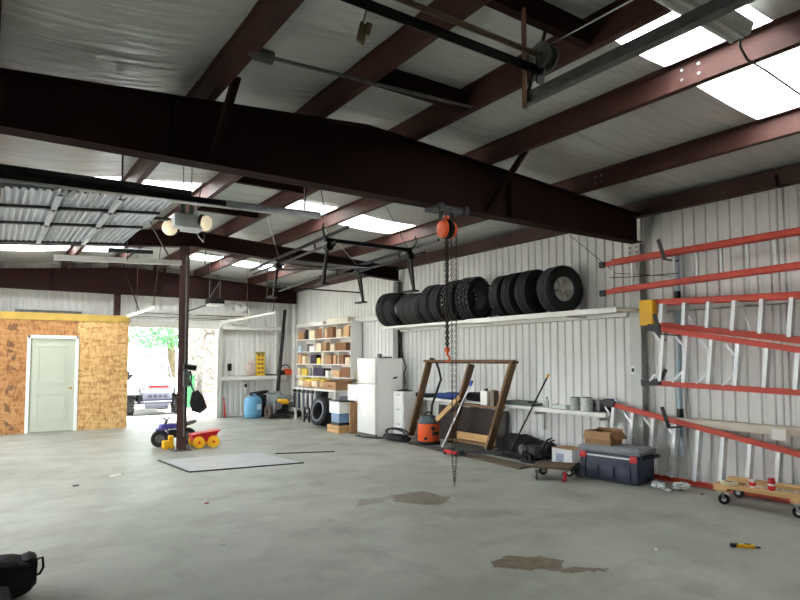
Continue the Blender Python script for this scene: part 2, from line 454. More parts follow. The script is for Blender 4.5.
# purlins
PL = ['dark red roof purlin furthest left, above the raised steel door', 'dark red roof purlin second from the left, crossing above the raised door',
      'dark red roof purlin just left of the ridge', 'dark red roof purlin just right of the ridge',
      'dark red roof purlin with four pale bolts under the near skylight', 'dark red roof purlin nearest the right wall, lit by the skylight']
for x, lb in zip(PUR, PL):
    t = thing('roof_purlin', lb, 'purlin', (x, 6, roof(x) - 0.2), group=None)
    zb, zt = roof(x) - 0.2, roof(x)
    obj('web', MB().bx(x - 0.004, x + 0.004, YB, YF, zb, zt - 0.004), M_purlin, t, True)
    m = MB().bx(x, x + 0.066, YB, YF, zb, zb + 0.005).bx(x + 0.061, x + 0.066, YB, YF, zb, zb + 0.02)
    obj('bottom_flange', m, M_purlin, t, True)
    obj('top_flange', MB().bx(x - 0.066, x, YB, YF, zt - 0.006, zt - 0.001), M_purlin, t, True)
    if x in (4.58, 6.1):
        for y in ((2.52, 2.66) if x < 5 else (4.6, 4.68)):
            for z in (zb + 0.06, zb + 0.14):
                obj('bolt', MB().cyl((x - 0.016, y, z), (x - 0.004, y, z), 0.011, n=8), M_galv, t, True)
t = thing('eave_strut', 'dark red steel eave beam along the top of the right wall', 'steel beam', (7.42, 6, 3.55))
obj('web', MB().bx(7.36, 7.372, YB, YF - 0.02, 3.54, 3.74), M_primer2, t, True)
obj('lip', MB().bx(7.372, 7.48, YB, YF - 0.02, 3.54, 3.552), M_primer2, t, True)
for y in (3.28,): obj('clip', MB().bx(7.30, 7.36, y - 0.09, y + 0.09, 3.52, 3.66), M_primer2, t, True)
# blocking between two purlins, flange braces
t = obj('purlin_block', MB().bx(2.56, 3.54, 4.1, 4.112, 3.83, 4.0).bx(2.56, 3.54, 4.112, 4.17, 3.83, 3.838), M_primer, loc=(3.05, 4.1, 3.83), world=True)
tag(t, 'short dark red cross piece between the ridge purlins by the junction box conduit', 'steel brace')
t = obj('purlin_block', MB().bx(2.56, 3.54, 2.74, 2.752, 3.84, 4.0).bx(2.56, 3.54, 2.752, 2.81, 3.84, 3.848), M_primer, loc=(3.05, 2.74, 3.84), world=True)
tag(t, 'short dark red cross piece between the ridge purlins above the rusty strut', 'steel brace')
for yb, lb in ((7.45, 'dark red cross piece at the ridge between the near beam and the hanging opener'), (9.2, 'dark red cross piece at the ridge before the beam over the slim column')):
    t = obj('purlin_block', MB().bx(2.56, 3.54, yb, yb + 0.012, 3.83, 4.0).bx(2.56, 3.54, yb + 0.012, yb + 0.07, 3.83, 3.838), M_primer, loc=(3.05, yb, 3.83), world=True)
    tag(t, lb, 'steel brace')
def brace(p, q, lb, r=0.028):
    o = obj('flange_brace', MB().bar(p, q, 0.07, 0.008, (1, 0, 0)).bar(Vector(p) + Vector((0.03, 0, 0)), Vector(q) + Vector((0.03, 0, 0)), 0.008, 0.06, (1, 0, 0)), M_primer, loc=tuple(p), world=True)
    return tag(o, lb, 'steel brace')
brace((1.52, 4.5, 3.76), (1.50, 5.03, 3.24), 'thin dark steel brace leaning from the left purlin down to the near roof beam')
brace((4.64, 4.45, 3.78), (4.60, 5.03, 3.24), 'thin dark steel brace right of the chain hoist, leaning to the near roof beam')
brace((3.62, 15.75, 3.84), (3.60, 16.23, 3.26), 'short steel brace at the far beam right of the slim column')

# wall girts and sheet trim (setting)
tn = 0
def trim(mb, m, lb):
    global tn
    tn += 1
    return struct('trim_%d' % tn, mb, m, lb)
def girt_y(y0, y1, z, d=0.2): return MB().bx(7.38, 7.386, y0, y1, z, z + 0.105, 0).bx(7.38, 7.49, y0, y1, z + 0.10, z + 0.106).bx(7.38, 7.49, y0, y1, z, z + 0.006)
trim(girt_y(YB, Y1 - 0.14, 0.72), M_offw, 'cream low wall rail behind the orange ladders')
trim(girt_y(YB, Y1 - 0.14, 2.2), M_greyp, 'grey upper wall rail behind the orange ladders')
trim(girt_y(Y1 + 0.14, Y2 - 0.14, 2.17), M_white, 'white wall rail under the tyre shelf')
trim(girt_y(Y2 + 0.14, Y3 - 0.14, 2.47), M_white, 'white upper wall rail above the box shelves')
trim(girt_y(15.55, Y3 - 0.14, 1.05), M_white, 'white lower wall rail left of the box shelves')
trim(MB().bx(5.24, 7.2, 16.42, 16.426, 2.40, 2.5).bx(5.24, 7.2, 16.42, 16.59, 2.495, 2.5), M_white, 'white upper rail on the far wall')
trim(MB().bx(5.24, 7.2, 16.36, 16.366, 1.01, 1.12).bx(5.24, 7.2, 16.36, 16.59, 1.115, 1.12), M_white, 'white lower rail on the far wall, used as a ledge')
trim(MB().bx(5.20, 5.32, 16.42, 16.62, 0, 2.42).bx(2.62, 2.72, 16.42, 16.62, 0, 2.42).bx(2.62, 5.32, 16.42, 16.62, 2.40, 2.5), M_white, 'white frame of the open far doorway')
trim(MB().bx(7.462, 7.497, 12.45, 16.05, 0.02, 1.05), M_white, 'white board lining the lower right wall in the far corner')

# wood-panelled room at the left
def osb_material():
    m = bpy.data.materials.new('osb_board'); m.use_nodes = True
    nt = m.node_tree; N = nt.nodes; L = nt.links; b = N['Principled BSDF']; b.inputs['Roughness'].default_value = 0.7
    tc = N.new('ShaderNodeTexCoord')
    def flakes(rot, sc):
        mp = N.new('ShaderNodeMapping'); mp.inputs['Rotation'].default_value = (0, rot, 0); mp.inputs['Scale'].default_value = sc
        L.new(tc.outputs['Object'], mp.inputs['Vector'])
        v = N.new('ShaderNodeTexVoronoi'); v.inputs['Scale'].default_value = 7; v.inputs['Randomness'].default_value = 1
        L.new(mp.outputs['Vector'], v.inputs['Vector'])
        s = N.new('ShaderNodeSeparateColor'); L.new(v.outputs['Color'], s.inputs['Color']); return s.outputs['Red']
    a = flakes(0.5, (5.5, 1, 1.6)); c = flakes(-0.9, (0.9, 1, 3.0))
    ad = N.new('ShaderNodeMath'); ad.operation = 'ADD'; L.new(a, ad.inputs[0]); L.new(c, ad.inputs[1])
    hf = N.new('ShaderNodeMath'); hf.operation = 'MULTIPLY'; hf.inputs[1].default_value = 0.5; L.new(ad.outputs[0], hf.inputs[0])
    r = N.new('ShaderNodeValToRGB'); e = r.color_ramp.elements
    e[0].position = 0.1; e[0].color = (*lin((160, 114, 66)), 1); e[1].position = 0.75; e[1].color = (*lin((216, 178, 122)), 1)
    x = e.new(0.42); x.color = (*lin((196, 152, 94)), 1)
    L.new(hf.outputs[0], r.inputs['Fac'])
    # an older, darker sheet at the left end
    sp = N.new('ShaderNodeSeparateXYZ'); L.new(tc.outputs['Object'], sp.inputs[0])
    lt = N.new('ShaderNodeMath'); lt.operation = 'LESS_THAN'; lt.inputs[1].default_value = 1.70; L.new(sp.outputs['X'], lt.inputs[0])
    mu = N.new('ShaderNodeMath'); mu.operation = 'MULTIPLY'; mu.inputs[1].default_value = 0.75; L.new(lt.outputs[0], mu.inputs[0])
    mx = N.new('ShaderNodeMix'); mx.data_type = 'RGBA'; mx.blend_type = 'MULTIPLY'; mx.inputs['B'].default_value = (*lin((186, 152, 126)), 1)
    L.new(mu.outputs[0], mx.inputs['Factor']); L.new(r.outputs['Color'], mx.inputs['A'])
    # faded column of dark stamped smudges on the old sheet
    def m_(op, x, y):
        n = N.new('ShaderNodeMath'); n.operation = op
        for i, v in enumerate((x, y)):
            if isinstance(v, (int, float)): n.inputs[i].default_value = v
            else: L.new(v, n.inputs[i])
        return n.outputs[0]
    band = m_('LESS_THAN', m_('ABSOLUTE', m_('SUBTRACT', sp.outputs['X'], 0.46), 0.0), 0.09)
    nz = N.new('ShaderNodeTexNoise'); nz.inputs['Scale'].default_value = 7; nz.inputs['Detail'].default_value = 3; L.new(tc.outputs['Object'], nz.inputs['Vector'])
    ink = m_('MULTIPLY', m_('MULTIPLY', band, m_('GREATER_THAN', nz.outputs['Fac'], 0.53)), 0.62)
    mk = N.new('ShaderNodeMix'); mk.data_type = 'RGBA'; mk.inputs['B'].default_value = (*lin((64, 44, 34)), 1)
    L.new(ink, mk.inputs['Factor']); L.new(mx.outputs['Result'], mk.inputs['A'])
    L.new(mk.outputs['Result'], b.inputs['Base Color'])
    return m
M_osb = osb_material()
w = MB()
for x0, x1, z0, z1 in ((XL + 0.01, 0.76, 0, 2.43), (1.70, 2.75, 0, 2.43), (0.76, 1.70, 2.08, 2.43)):
    w.bx(x0, x1, 15.25, 15.37, z0, z1)
w.bx(2.63, 2.75, 15.37, 16.5, 0, 2.43)
struct('wall_partition', w, M_osb, 'oriented strand board front wall of the small wooden room')
trim(MB().bx(XL + 0.01, 2.76, 15.235, 15.38, 2.43, 2.59, 0.004).bx(2.62, 2.76, 15.38, 16.5, 2.43, 2.59), mat('yellow_paint', (184, 152, 74), 0.6), 'yellow band along the top of the wooden room')
trim(MB().bx(XL, 2.75, 15.38, 16.5, 2.56, 2.58), M_dwood, 'roof deck of the small wooden room')
tr = MB()
tr.bx(0.735, 0.80, 15.225, 15.38, 0, 2.1, 0.006).bx(1.66, 1.725, 15.225, 15.38, 0, 2.1, 0.006).bx(0.735, 1.725, 15.225, 15.38, 2.03, 2.1, 0.006)
trim(tr, M_white, 'white frame of the panelled door')
M_door = mat('pale_door_paint', (180, 184, 168), 0.5, 0, 0.03, 3)
d = thing('door_1', 'white two-panel door with brass knob in the wooden room', 'door', (1.23, 15.26, 0)); d['kind'] = 'structure'; del d['category']
m = MB().bx(0.80, 1.66, 15.262, 15.302, 0.015, 2.03)
obj('leaf', m, M_door, d, True)
for z0, z1 in ((0.24, 0.84), (1.02, 1.88)):
    m = MB()
    for a in ((0.94, 1.52, z0, z0 + 0.025), (0.94, 1.52, z1 - 0.025, z1)): m.bx(a[0], a[1], 15.252, 15.264, a[2], a[3], 0.004)
    for x in (0.94, 1.495): m.bx(x, x + 0.025, 15.252, 15.264, z0, z1, 0.004)
    m.bx(0.99, 1.47, 15.256, 15.264, z0 + 0.05, z1 - 0.05, 0.004)
    obj('panel', m, M_door, d, True)
obj('knob', MB().lathe([(0.0, 0.055), (0.022, 0.05), (0.028, 0.035), (0.02, 0.02), (0.01, 0.014), (0.01, 0.004), (0.028, 0.003), (0.028, 0)], (1.585, 15.262, 0.94), (0, -1, 0), 16), mat('brass', (206, 172, 84), 0.3, 0.8), d, True, 40, label='brass knob')
for z in (0.3, 1.05, 1.8): obj('hinge', MB().bx(0.795, 0.812, 15.255, 15.264, z - 0.05, z + 0.05), M_galv, d, True)

# ================================================================== overhead things
# ---- raised sectional door of the left doorway
M_doorpan = mat('ribbed_door_steel', (176, 182, 192), 0.4, 0.25, 0.06, 3.0)
def dz(x): return 2.892 + 0.08 * x                       # the raised door slopes up into the building
t = thing('overhead_door', 'raised steel sectional door with ribbed panels hanging under the roof at left', 'garage door', (0, 6.85, 2.89))
edges = [1.37, 0.92, 0.46, 0.0, -0.46, -0.92, -1.38]
for b_, a_ in zip(edges, edges[1:]):
    poly = []; n = 8; wdt = (b_ - a_ - 0.012) / n
    up = []
    for k in range(n):
        x0 = a_ + 0.006 + k * wdt
        for f, h in ((0.0, 0.0), (0.30, 0.0), (0.40, 0.015), (0.9, 0.015)):
            up.append((x0 + f * wdt, dz(x0 + f * wdt) + h))
    up.append((b_ - 0.006, dz(b_)))
    poly = up + [(b_ - 0.006, dz(b_) + 0.045), (a_ + 0.006, dz(a_) + 0.045)]
    s_ = obj('door_section', MB().prism(poly, 'y', 5.56, 8.08), M_doorpan, t, True)
    for y in (6.14, 6.90, 8.05):
        m = MB().bar((a_ + 0.012, y, dz(a_) - 0.013), (b_ - 0.012, y, dz(b_) - 0.013), 0.05, 0.025)
        obj('stile', m, mat('dark_door_stile', (70, 72, 76), 0.4, 0.4), s_, True)
        if a_ > -1.3:
            obj('hinge', MB().bar((a_ - 0.055, y, dz(a_) - 0.032), (a_ + 0.055, y, dz(a_) - 0.032), 0.05, 0.008).cyl((a_, y - 0.03, dz(a_) - 0.043), (a_, y + 0.03, dz(a_) - 0.043), 0.009, n=8), M_dgalv, s_, True)
    m = MB().bx(a_ - 0.022, a_ + 0.022, 5.58, 8.05, dz(a_) - 0.034, dz(a_) - 0.02)
    obj('joint_strip', m, mat('pale_joint_steel', (186, 192, 200), 0.4, 0.15), s_, True)
for y, x1, mm in ((5.5, 2.78, M_galv), (8.26, 2.12, M_white)):
    z0 = 2.972 if y < 6 else 2.765
    sl = 0.024 if y < 6 else 0.045
    zf = lambda x: z0 + sl * x
    m = MB()
    xs = -1.42 if y < 6 else 0.64
    m.bar((xs, y, zf(xs)), (x1, y, zf(x1)), 0.012, 0.062).bar((xs, y + 0.03, zf(xs) + 0.028), (x1, y + 0.03, zf(x1) + 0.028), 0.06, 0.008).bar((xs, y + 0.03, zf(xs) - 0.028), (x1, y + 0.03, zf(x1) - 0.028), 0.06, 0.008)
    obj('track', m, mm, t, True, label='grey steel track' if y < 6 else 'white track')
obj('track_angle', MB().bar((-1.42, 5.45, 2.935), (1.78, 5.45, 3.0), 0.04, 0.05), M_blackm, t, True, label='dark angle iron on the track')
obj('spring_tube', MB().cyl((-1.42, 5.47, 3.01), (1.47, 5.47, 3.048), 0.032), mat('dark_green_tube', (66, 72, 68), 0.45, 0.3), t, True, 40, label='dark spring tube')
obj('spring_tube', MB().cyl((1.22, 8.2, 2.93), (1.74, 8.2, 2.955), 0.03), mat('dark_green_tube', (66, 72, 68)), t, True, 40)
for p, q in (((0.91, 5.5, 3.04), (0.91, 5.5, 3.74)), ((2.6, 5.5, 3.06), (2.6, 5.5, 3.78)), ((1.98, 8.26, 2.88), (1.5, 8.26, 3.74)), ((1.45, 8.26, 2.83), (1.45, 8.26, 3.72))):
    obj('hanger', MB().bar(p, q, 0.03, 0.012), M_blackm, t, True)

# ---- door opener with two lit lamp covers
t = thing('door_opener', 'garage door opener with two glowing lamp covers hanging at left', 'door opener', (1.78, 6.83, 2.93))
obj('motor_housing', MB().box((1.80, 6.83, 3.08), (0.34, 0.30, 0.15), None, 0.025), mat('silver_housing', (226, 230, 232), 0.45, 0), t, True, 40)
M_lamp = mat('lit_lamp_cover', (255, 236, 200), 0.4, 0, 0.05, 14.0, emit=0.36)
for (c, ax) in (((1.66, 6.90, 3.03), (-0.72, -0.62, -0.3)), ((1.94, 6.74, 3.09), (0.8, -0.5, -0.2))):
    a = Vector(ax).normalized(); c = Vector(c)
    obj('lamp_cover', MB().lathe([(0.075, 0.0), (0.085, 0.03), (0.083, 0.06), (0.066, 0.09), (0.035, 0.105), (0.0, 0.11)], c, a, 22), M_lamp, t, True, 60, label='glowing cream lamp cover')
    obj('lamp_rim', MB().lathe([(0.065, -0.03), (0.09, -0.02), (0.09, 0.008), (0.076, 0.012)], c, a, 22), M_black, t, True, 50)
for dx in (-0.045, 0.045):
    obj('hanger', MB().bar((1.79 + dx, 6.79, 3.15), (1.79 + dx, 6.79, 3.36), 0.006, 0.05).bar((1.79 + dx, 6.79, 3.36), (1.79 + dx, 6.79, 3.86), 0.006, 0.012), mat('green_grey_strap', (150, 170, 158), 0.5, 0.4), t, True)
obj('drive_rail', MB().bar((-1.44, 6.85, 3.07), (1.64, 6.85, 3.10), 0.03, 0.03), M_dgalv, t, True)
obj('cord', MB().tube([(1.93, 6.85, 3.06), (2.03, 6.95, 3.0), (2.10, 7.2, 2.96), (2.15, 7.6, 3.1), (2.2, 7.9, 3.5), (2.3, 8.0, 3.9)], 0.008, 6), M_black, t, True)

# ---- hardware of the near doorway
t = thing('door_spring_shaft', 'rusty spring shaft and dark angle bar with cable drum near the ceiling', 'door hardware', (1.9, 2.6, 3.4))
obj('shaft', MB().cyl((-1.0, 2.56, 3.47), (2.80, 2.56, 3.47), 0.018), mat('brown_steel_tube', (128, 106, 88), 0.5, 0.4), t, True, 40, label='brown shaft tube')
obj('angle_bar', MB().bx(-1.0, 2.86, 2.585, 2.592, 3.36, 3.42).bx(-1.0, 2.86, 2.585, 2.64, 3.414, 3.42), M_blackm, t, True, label='dark angle bar')
obj('cable_drum', MB().lathe([(0.02, 0), (0.085, 0), (0.085, 0.012), (0.06, 0.02), (0.055, 0.07), (0.085, 0.078), (0.085, 0.09), (0.02, 0.09)], (2.80, 2.56, 3.47), (1, 0, 0), 22), M_dgalv, t, True, 40)
obj('bracket', MB().bx(2.795, 2.865, 2.575, 2.583, 3.30, 3.52), M_blackm, t, True)
obj('cable', MB().tube([(2.86, 2.52, 3.54), (2.87, 0.5, 3.52), (2.87, -2.4, 3.50)], 0.005, 5), M_galv, t, True)
t = thing('door_track', 'grey steel door track running towards the viewer at upper right, hung from a strut', 'door track', (2.87, 1.0, 3.25))
m = MB().bx(2.855, 2.862, YB + 0.05, 2.76, 3.235, 3.31).bx(2.862, 2.905, YB + 0.05, 2.76, 3.235, 3.242).bx(2.862, 2.905, YB + 0.05, 2.76, 3.303, 3.31).bx(2.82, 2.855, YB + 0.05, 2.5, 3.225, 3.232)
obj('channel', m, M_dgalv, t, True)
obj('strut', MB().bx(2.83, 2.87, 2.73, 2.737, 3.20, 3.86).bx(2.83, 2.837, 2.70, 2.737, 3.20, 3.86), mat('rusty_strut', (122, 84, 66), 0.6), t, True, label='rusty vertical strut')
obj('diagonal_brace', MB().bar((2.86, 2.72, 3.28), (3.05, 2.72, 3.8), 0.03, 0.006), M_blackm, t, True)
t = obj('wire_tag', MB().box((1.60, 2.70, 3.30), (0.05, 0.012, 0.11), (0.1, 0.2, 0.3)).box((1.63, 2.69, 3.33), (0.03, 0.02, 0.06), (0.4, 0.1, 0)).tube([(1.6, 2.635, 3.418), (1.6, 2.66, 3.40), (1.6, 2.7, 3.34)], 0.005, 5), mat('tarnished_brass_tag', (134, 116, 84), 0.5, 0.3), loc=(1.6, 2.7, 3.3), world=True)
tag(t, 'small tarnished tag dangling from the dark angle bar near the ceiling', 'tag')

# ---- fluorescent fixture under the near skylight and its cord
t = thing('strip_light', 'grey strip light fixture crossing the near skylight', 'ceiling light', (3.7, 2.03, 3.8))
obj('housing', MB().prism([(1.93, 3.84), (1.96, 3.77), (2.10, 3.77), (2.13, 3.84), (2.10, 3.87), (1.96, 3.87)], 'x', 3.05, 4.21), mat('grey_fixture_enamel', (222, 226, 222), 0.45, 0), t, True)
for y in (1.995, 2.065): obj('tube_lamp', MB().cyl((3.09, y, 3.755), (4.17, y, 3.755), 0.014), M_white_en, t, True, 40)
for x in (3.4, 3.9): obj('hanger', MB().bar((x, 2.03, 3.87), (x, 2.03, 4.0), 0.02, 0.004), M_dgalv, t, True)
t = obj('hanging_lead', MB().tube([(4.2, 2.03, 3.80), (4.28, 2.06, 3.74), (4.42, 2.08, 3.70), (4.7, 2.1, 3.72), (5.5, 2.1, 3.66), (6.1, 2.1, 3.64)], 0.009, 6), M_black, loc=(4.5, 2.05, 3.7), world=True)
tag(t, 'black cord hanging off the strip light across the near skylight', 'cord')

# ---- conduit and junction box by the ridge
t = thing('conduit', 'grey electrical conduit with a round junction box under the near ceiling', 'conduit', (2.3, 4.0, 3.72))
obj('pipe', MB().cyl((1.62, 4.03, 3.735), (3.48, 3.98, 3.80), 0.014), M_dgalv, t, True, 40)
obj('junction_box', MB().cyl((1.50, 4.03, 3.735), (1.64, 4.03, 3.735), 0.05, n=8).cyl((1.46, 4.03, 3.735), (1.5, 4.03, 3.735), 0.028, n=8), M_dgalv, t, True, 30)

# ---- chain hoist on the near beam
hx, hy = 4.04, 5.03
t = thing('chain_hoist', 'orange chain hoist with long dark chains hanging from the near roof beam', 'chain hoist', (hx, hy, 2.9))
obj('beam_clamp', MB().bx(hx - 0.2, hx + 0.22, hy - 0.13, hy + 0.13, 3.150, 3.188, 0.008).bx(hx - 0.09, hx - 0.07, hy - 0.02, hy + 0.02, 3.05, 3.16).bx(hx + 0.05, hx + 0.07, hy - 0.02, hy + 0.02, 3.05, 3.16).bx(hx - 0.2, hx - 0.14, hy - 0.15, hy - 0.11, 3.12, 3.2).bx(hx + 0.14, hx + 0.2, hy - 0.15, hy - 0.11, 3.12, 3.2), M_blackm, t, True)
m = MB()
for s_ in (-1, 1): m.lathe([(0, 0.085), (0.06, 0.083), (0.092, 0.072), (0.1, 0.055), (0.1, 0.028), (0.0, 0.025)], (hx, hy, 2.965), (s_, 0.15, 0), 24)
m.bx(hx - 0.02, hx + 0.02, hy - 0.03, hy + 0.03, 3.04, 3.11, 0.01)
obj('body', m, M_orangep, t, True, 40, label='orange hoist body')
obj('chain_wheel', MB().lathe([(0, -0.022), (0.106, -0.022), (0.11, -0.012), (0.095, 0), (0.11, 0.012), (0.106, 0.022), (0, 0.022)], (hx, hy, 2.965), (1, 0.15, 0), 24), M_black, t, True, 40)
def chain(path, L_=0.036, r=0.0038, wd=0.010, n=10):
    """links along a polyline, each link a flattened ring turned a quarter to its neighbour"""
    m = MB(); P = [Vector(p) for p in path]; i = 0; carry = 0.0
    for a, b in zip(P, P[1:]):
        d = b - a; l = d.length; d.normalize(); u0 = d.orthogonal().normalized(); v0 = d.cross(u0)
        s_ = carry
        while s_ < l:
            c = a + d * s_; u = u0 if i % 2 else v0
            pts = []
            for k in range(n):
                th = 2 * PI * k / n
                pts.append(c + d * (math.cos(th) * (L_ * 0.62)) + u * (math.sin(th) * wd))
            m.tube(pts, r, 5, True); s_ += L_; i += 1
        carry = s_ - l
    return m
obj('hand_chain', chain([(hx + 0.045, hy - 0.02, 2.9), (hx + 0.05, hy - 0.02, 0.5), (hx + 0.075, hy - 0.02, 0.26), (hx + 0.10, hy - 0.02, 0.5), (hx + 0.115, hy - 0.02, 2.93)], 0.03, 0.0034, 0.009), M_blackm, t, True)
obj('load_chain', chain([(hx - 0.012, hy, 2.88), (hx - 0.006, hy, 1.70)], 0.03, 0.0055, 0.013), mat('rusty_chain', (58, 46, 42), 0.6, 0.4), t, True)
lc = obj('load_chain', chain([(hx + 0.012, hy, 2.88), (hx + 0.006, hy, 1.70)], 0.03, 0.0055, 0.013), mat('rusty_chain', (58, 46, 42)), t, True)
obj('hook_block', MB().box((hx, hy, 1.675), (0.05, 0.04, 0.055), None, 0.012).cyl((hx, hy, 1.65), (hx, hy, 1.63), 0.014), M_orangep, t, True, 40)
obj('hook', MB().tube([(hx, hy, 1.64), (hx, hy, 1.615)] + [(hx + 0.034 * math.sin(a), hy, 1.582 + 0.034 * math.cos(a)) for a in [0.2 + 0.42 * k for k in range(11)]], [0.011] * 9 + [0.009, 0.008, 0.006, 0.004], 8), M_orangep, t, True, 60, label='orange lifting hook')

# ---- black truck ladder rack hung from the purlins
t = thing('truck_rack', 'black steel truck ladder rack hung under the roof', 'ladder rack', (4.45, 8.1, 2.6))
RY = (7.1, 9.0)
for y, xa, xb in ((RY[0], 3.70, 5.02), (RY[1], 3.80, 5.30)):
    obj('crossbar', MB().bar((xa - 0.05, y, 3.15), (xb + 0.03, y, 3.15), 0.045, 0.05), M_blackm, t, True)
    for x, s_ in ((xa, -1), (xb, 1)):
        lg = MB().bar((x, y, 3.14), (x + 0.07 * s_, y, 2.57), 0.045, 0.03, (1, 0, 0)).bar((x + 0.0 * s_, y + 0.06, 3.0), (x + 0.06 * s_, y + 0.03, 2.66), 0.02, 0.02, (1, 0, 0))
        obj('leg', lg, M_blackm, t, True)
        obj('foot', MB().bx(x + 0.07 * s_ - 0.05, x + 0.07 * s_ + 0.05, y - 0.06, y + 0.20, 2.55, 2.575), M_blackm, t, True)
        obj('corner_clamp', MB().cyl((x, y - 0.05, 3.06), (x, y + 0.05, 3.06), 0.055, n=14).cyl((x - 0.05 * s_, y - 0.06, 3.10), (x - 0.05 * s_, y + 0.06, 3.10), 0.035, n=12), M_black, t, True, 40)
        if y == RY[0]:
            obj('load_stop', MB().tube([(x + 0.02 * s_, y, 3.17), (x + 0.06 * s_, y, 3.2), (x + 0.10 * s_, y - 0.02, 3.28), (x + 0.08 * s_, y - 0.02, 3.36)], 0.014, 8), M_blackm, t, True, 60)
for x, xo in ((3.66, 0.12), (5.08, 0.16)):
    obj('side_rail', MB().bar((x, 6.5, 3.21), (x + xo + 0.06, 10.35, 3.15), 0.03, 0.04), M_blackm, t, True)
    obj('lower_rail', MB().bar((x + 0.06, 6.9, 3.10), (x + xo + 0.1, 10.30, 3.08), 0.03, 0.03), M_blackm, t, True)
    for y in (7.6, 8.4, 9.6): obj('rail_post', MB().bar((x + 0.05 + xo * 0.4, y, 3.09), (x + 0.03 + xo * 0.4, y, 3.2), 0.02, 0.02, (1, 0, 0)), M_blackm, t, True)
obj('deflector', MB().prism([(3.86, 3.10), (5.30, 3.10), (5.30, 3.13), (3.86, 3.13)], 'y', 8.56, 8.86), M_blackm, t, True, label='wide flat bar across the rack')
obj('tie_bar', MB().cyl((3.6, 7.12, 2.66), (3.83, 9.0, 2.66), 0.016), M_blackm, t, True, 40)
obj('tie_bar', MB().cyl((3.7, 8.95, 2.72), (5.3, 8.95, 2.72), 0.012), M_blackm, t, True, 40)
obj('roller_bar', MB().cyl((3.82, 9.04, 3.0), (4.9, 7.9, 2.98), 0.012), M_blackm, t, True, 40)
for x, y, zt, px_ in ((3.72, 7.12, 3.82, 3.6), (5.0, 7.12, 3.74, 4.62), (3.82, 9.0, 3.82, 3.6), (5.28, 9.0, 3.74, 4.64)):
    obj('hanging_wire', MB().cyl((x, y, 3.17), (px_, y, zt), 0.006, n=6), M_dgalv, t, True)

# ---- far doorway: raised white door, tracks, opener
t = thing('overhead_door', 'raised white sectional door above the far vehicle doorway', 'garage door', (3.95, 15, 2.6))
for k in range(4):
    y1 = 16.15 - k * 0.58
    s_ = obj('door_section', MB().bx(2.76, 5.16, y1 - 0.565, y1, 2.60, 2.645, 0.006), M_white, t, True)
    obj('section_rib', MB().bx(2.78, 5.14, y1 - 0.40, y1 - 0.36, 2.585, 2.602).bx(2.78, 5.14, y1 - 0.2, y1 - 0.16, 2.585, 2.602), M_dgalv if k % 2 else M_galv, s_, True)
    for x in (2.78, 3.9, 5.1): obj('stile', MB().bx(x - 0.03, x + 0.03, y1 - 0.56, y1 - 0.005, 2.588, 2.603), M_white, s_, True)
for x in (2.71, 5.21):
    pts = [(x, 16.40, 0.02 if x > 3 else 0.02), (x, 16.40, 2.1)] + [(x, 16.40 - 0.46 * (1 - math.cos(a)), 2.1 + 0.46 * math.sin(a)) for a in [0.26 * k for k in range(1, 7)]] + [(x, 12.45, 2.60)]
    m = MB()
    for p, q in zip(pts, pts[1:]): m.bar(p, q, 0.04, 0.03, (1, 0, 0))
    obj('track', m, M_white_en, t, True, label='white curved door track')
    for y in (12.6, 14.2): obj('hanger', MB().bar((x, y, 2.62), (x + (0.0 if y > 13 else 0.12), y, roof(x) - 0.16), 0.02, 0.008), M_primer2, t, True)
obj('diagonal_brace', MB().bar((2.36, 14.0, 3.66), (2.72, 14.0, 2.63), 0.022, 0.02), M_blackm, t, True)
t = thing('door_opener', 'black door opener hanging on two straps near the far doorway', 'door opener', (4.05, 13, 2.76))
obj('motor_housing', MB().box((4.05, 13.0, 2.83), (0.32, 0.36, 0.13), None, 0.02), M_black, t, True, 40)
obj('lamp_cover', MB().box((4.05, 12.98, 2.745), (0.30, 0.30, 0.05), None, 0.02), M_white_en, t, True, 40, label='white lens under the opener')
for x in (3.93, 4.16): obj('hanger', MB().bar((x, 13.0, 2.89), (x, 13.0, 3.88), 0.025, 0.006), M_galv, t, True)
obj('hanger_brace', MB().bar((3.94, 13.01, 2.9), (4.15, 13.01, 3.25), 0.022, 0.006), M_galv, t, True)
obj('drive_rail', MB().bar((4.05, 13.15, 2.80), (4.05, 16.3, 2.72), 0.03, 0.03), M_blackm, t, True)
obj('cross_strap', MB().bar((3.55, 13.02, 3.87), (4.62, 13.02, 3.80), 0.04, 0.006), M_primer2, t, True)
for i, (p, q, lb) in enumerate((((5.35, 13.3, 3.82), (5.36, 13.3, 3.0), 'thin brown strap hanging from the roof beside the far doorway track'),
                                ((3.34, 11.3, 3.7), (3.32, 11.3, 3.30), 'short dark rod hanging from the roof right of the slim column'))):
    tag(obj('hanging_strap', MB().bar(p, q, 0.03 if i == 0 else 0.05, 0.006), M_primer2 if i == 0 else M_black, loc=q, world=True), lb, 'strap')

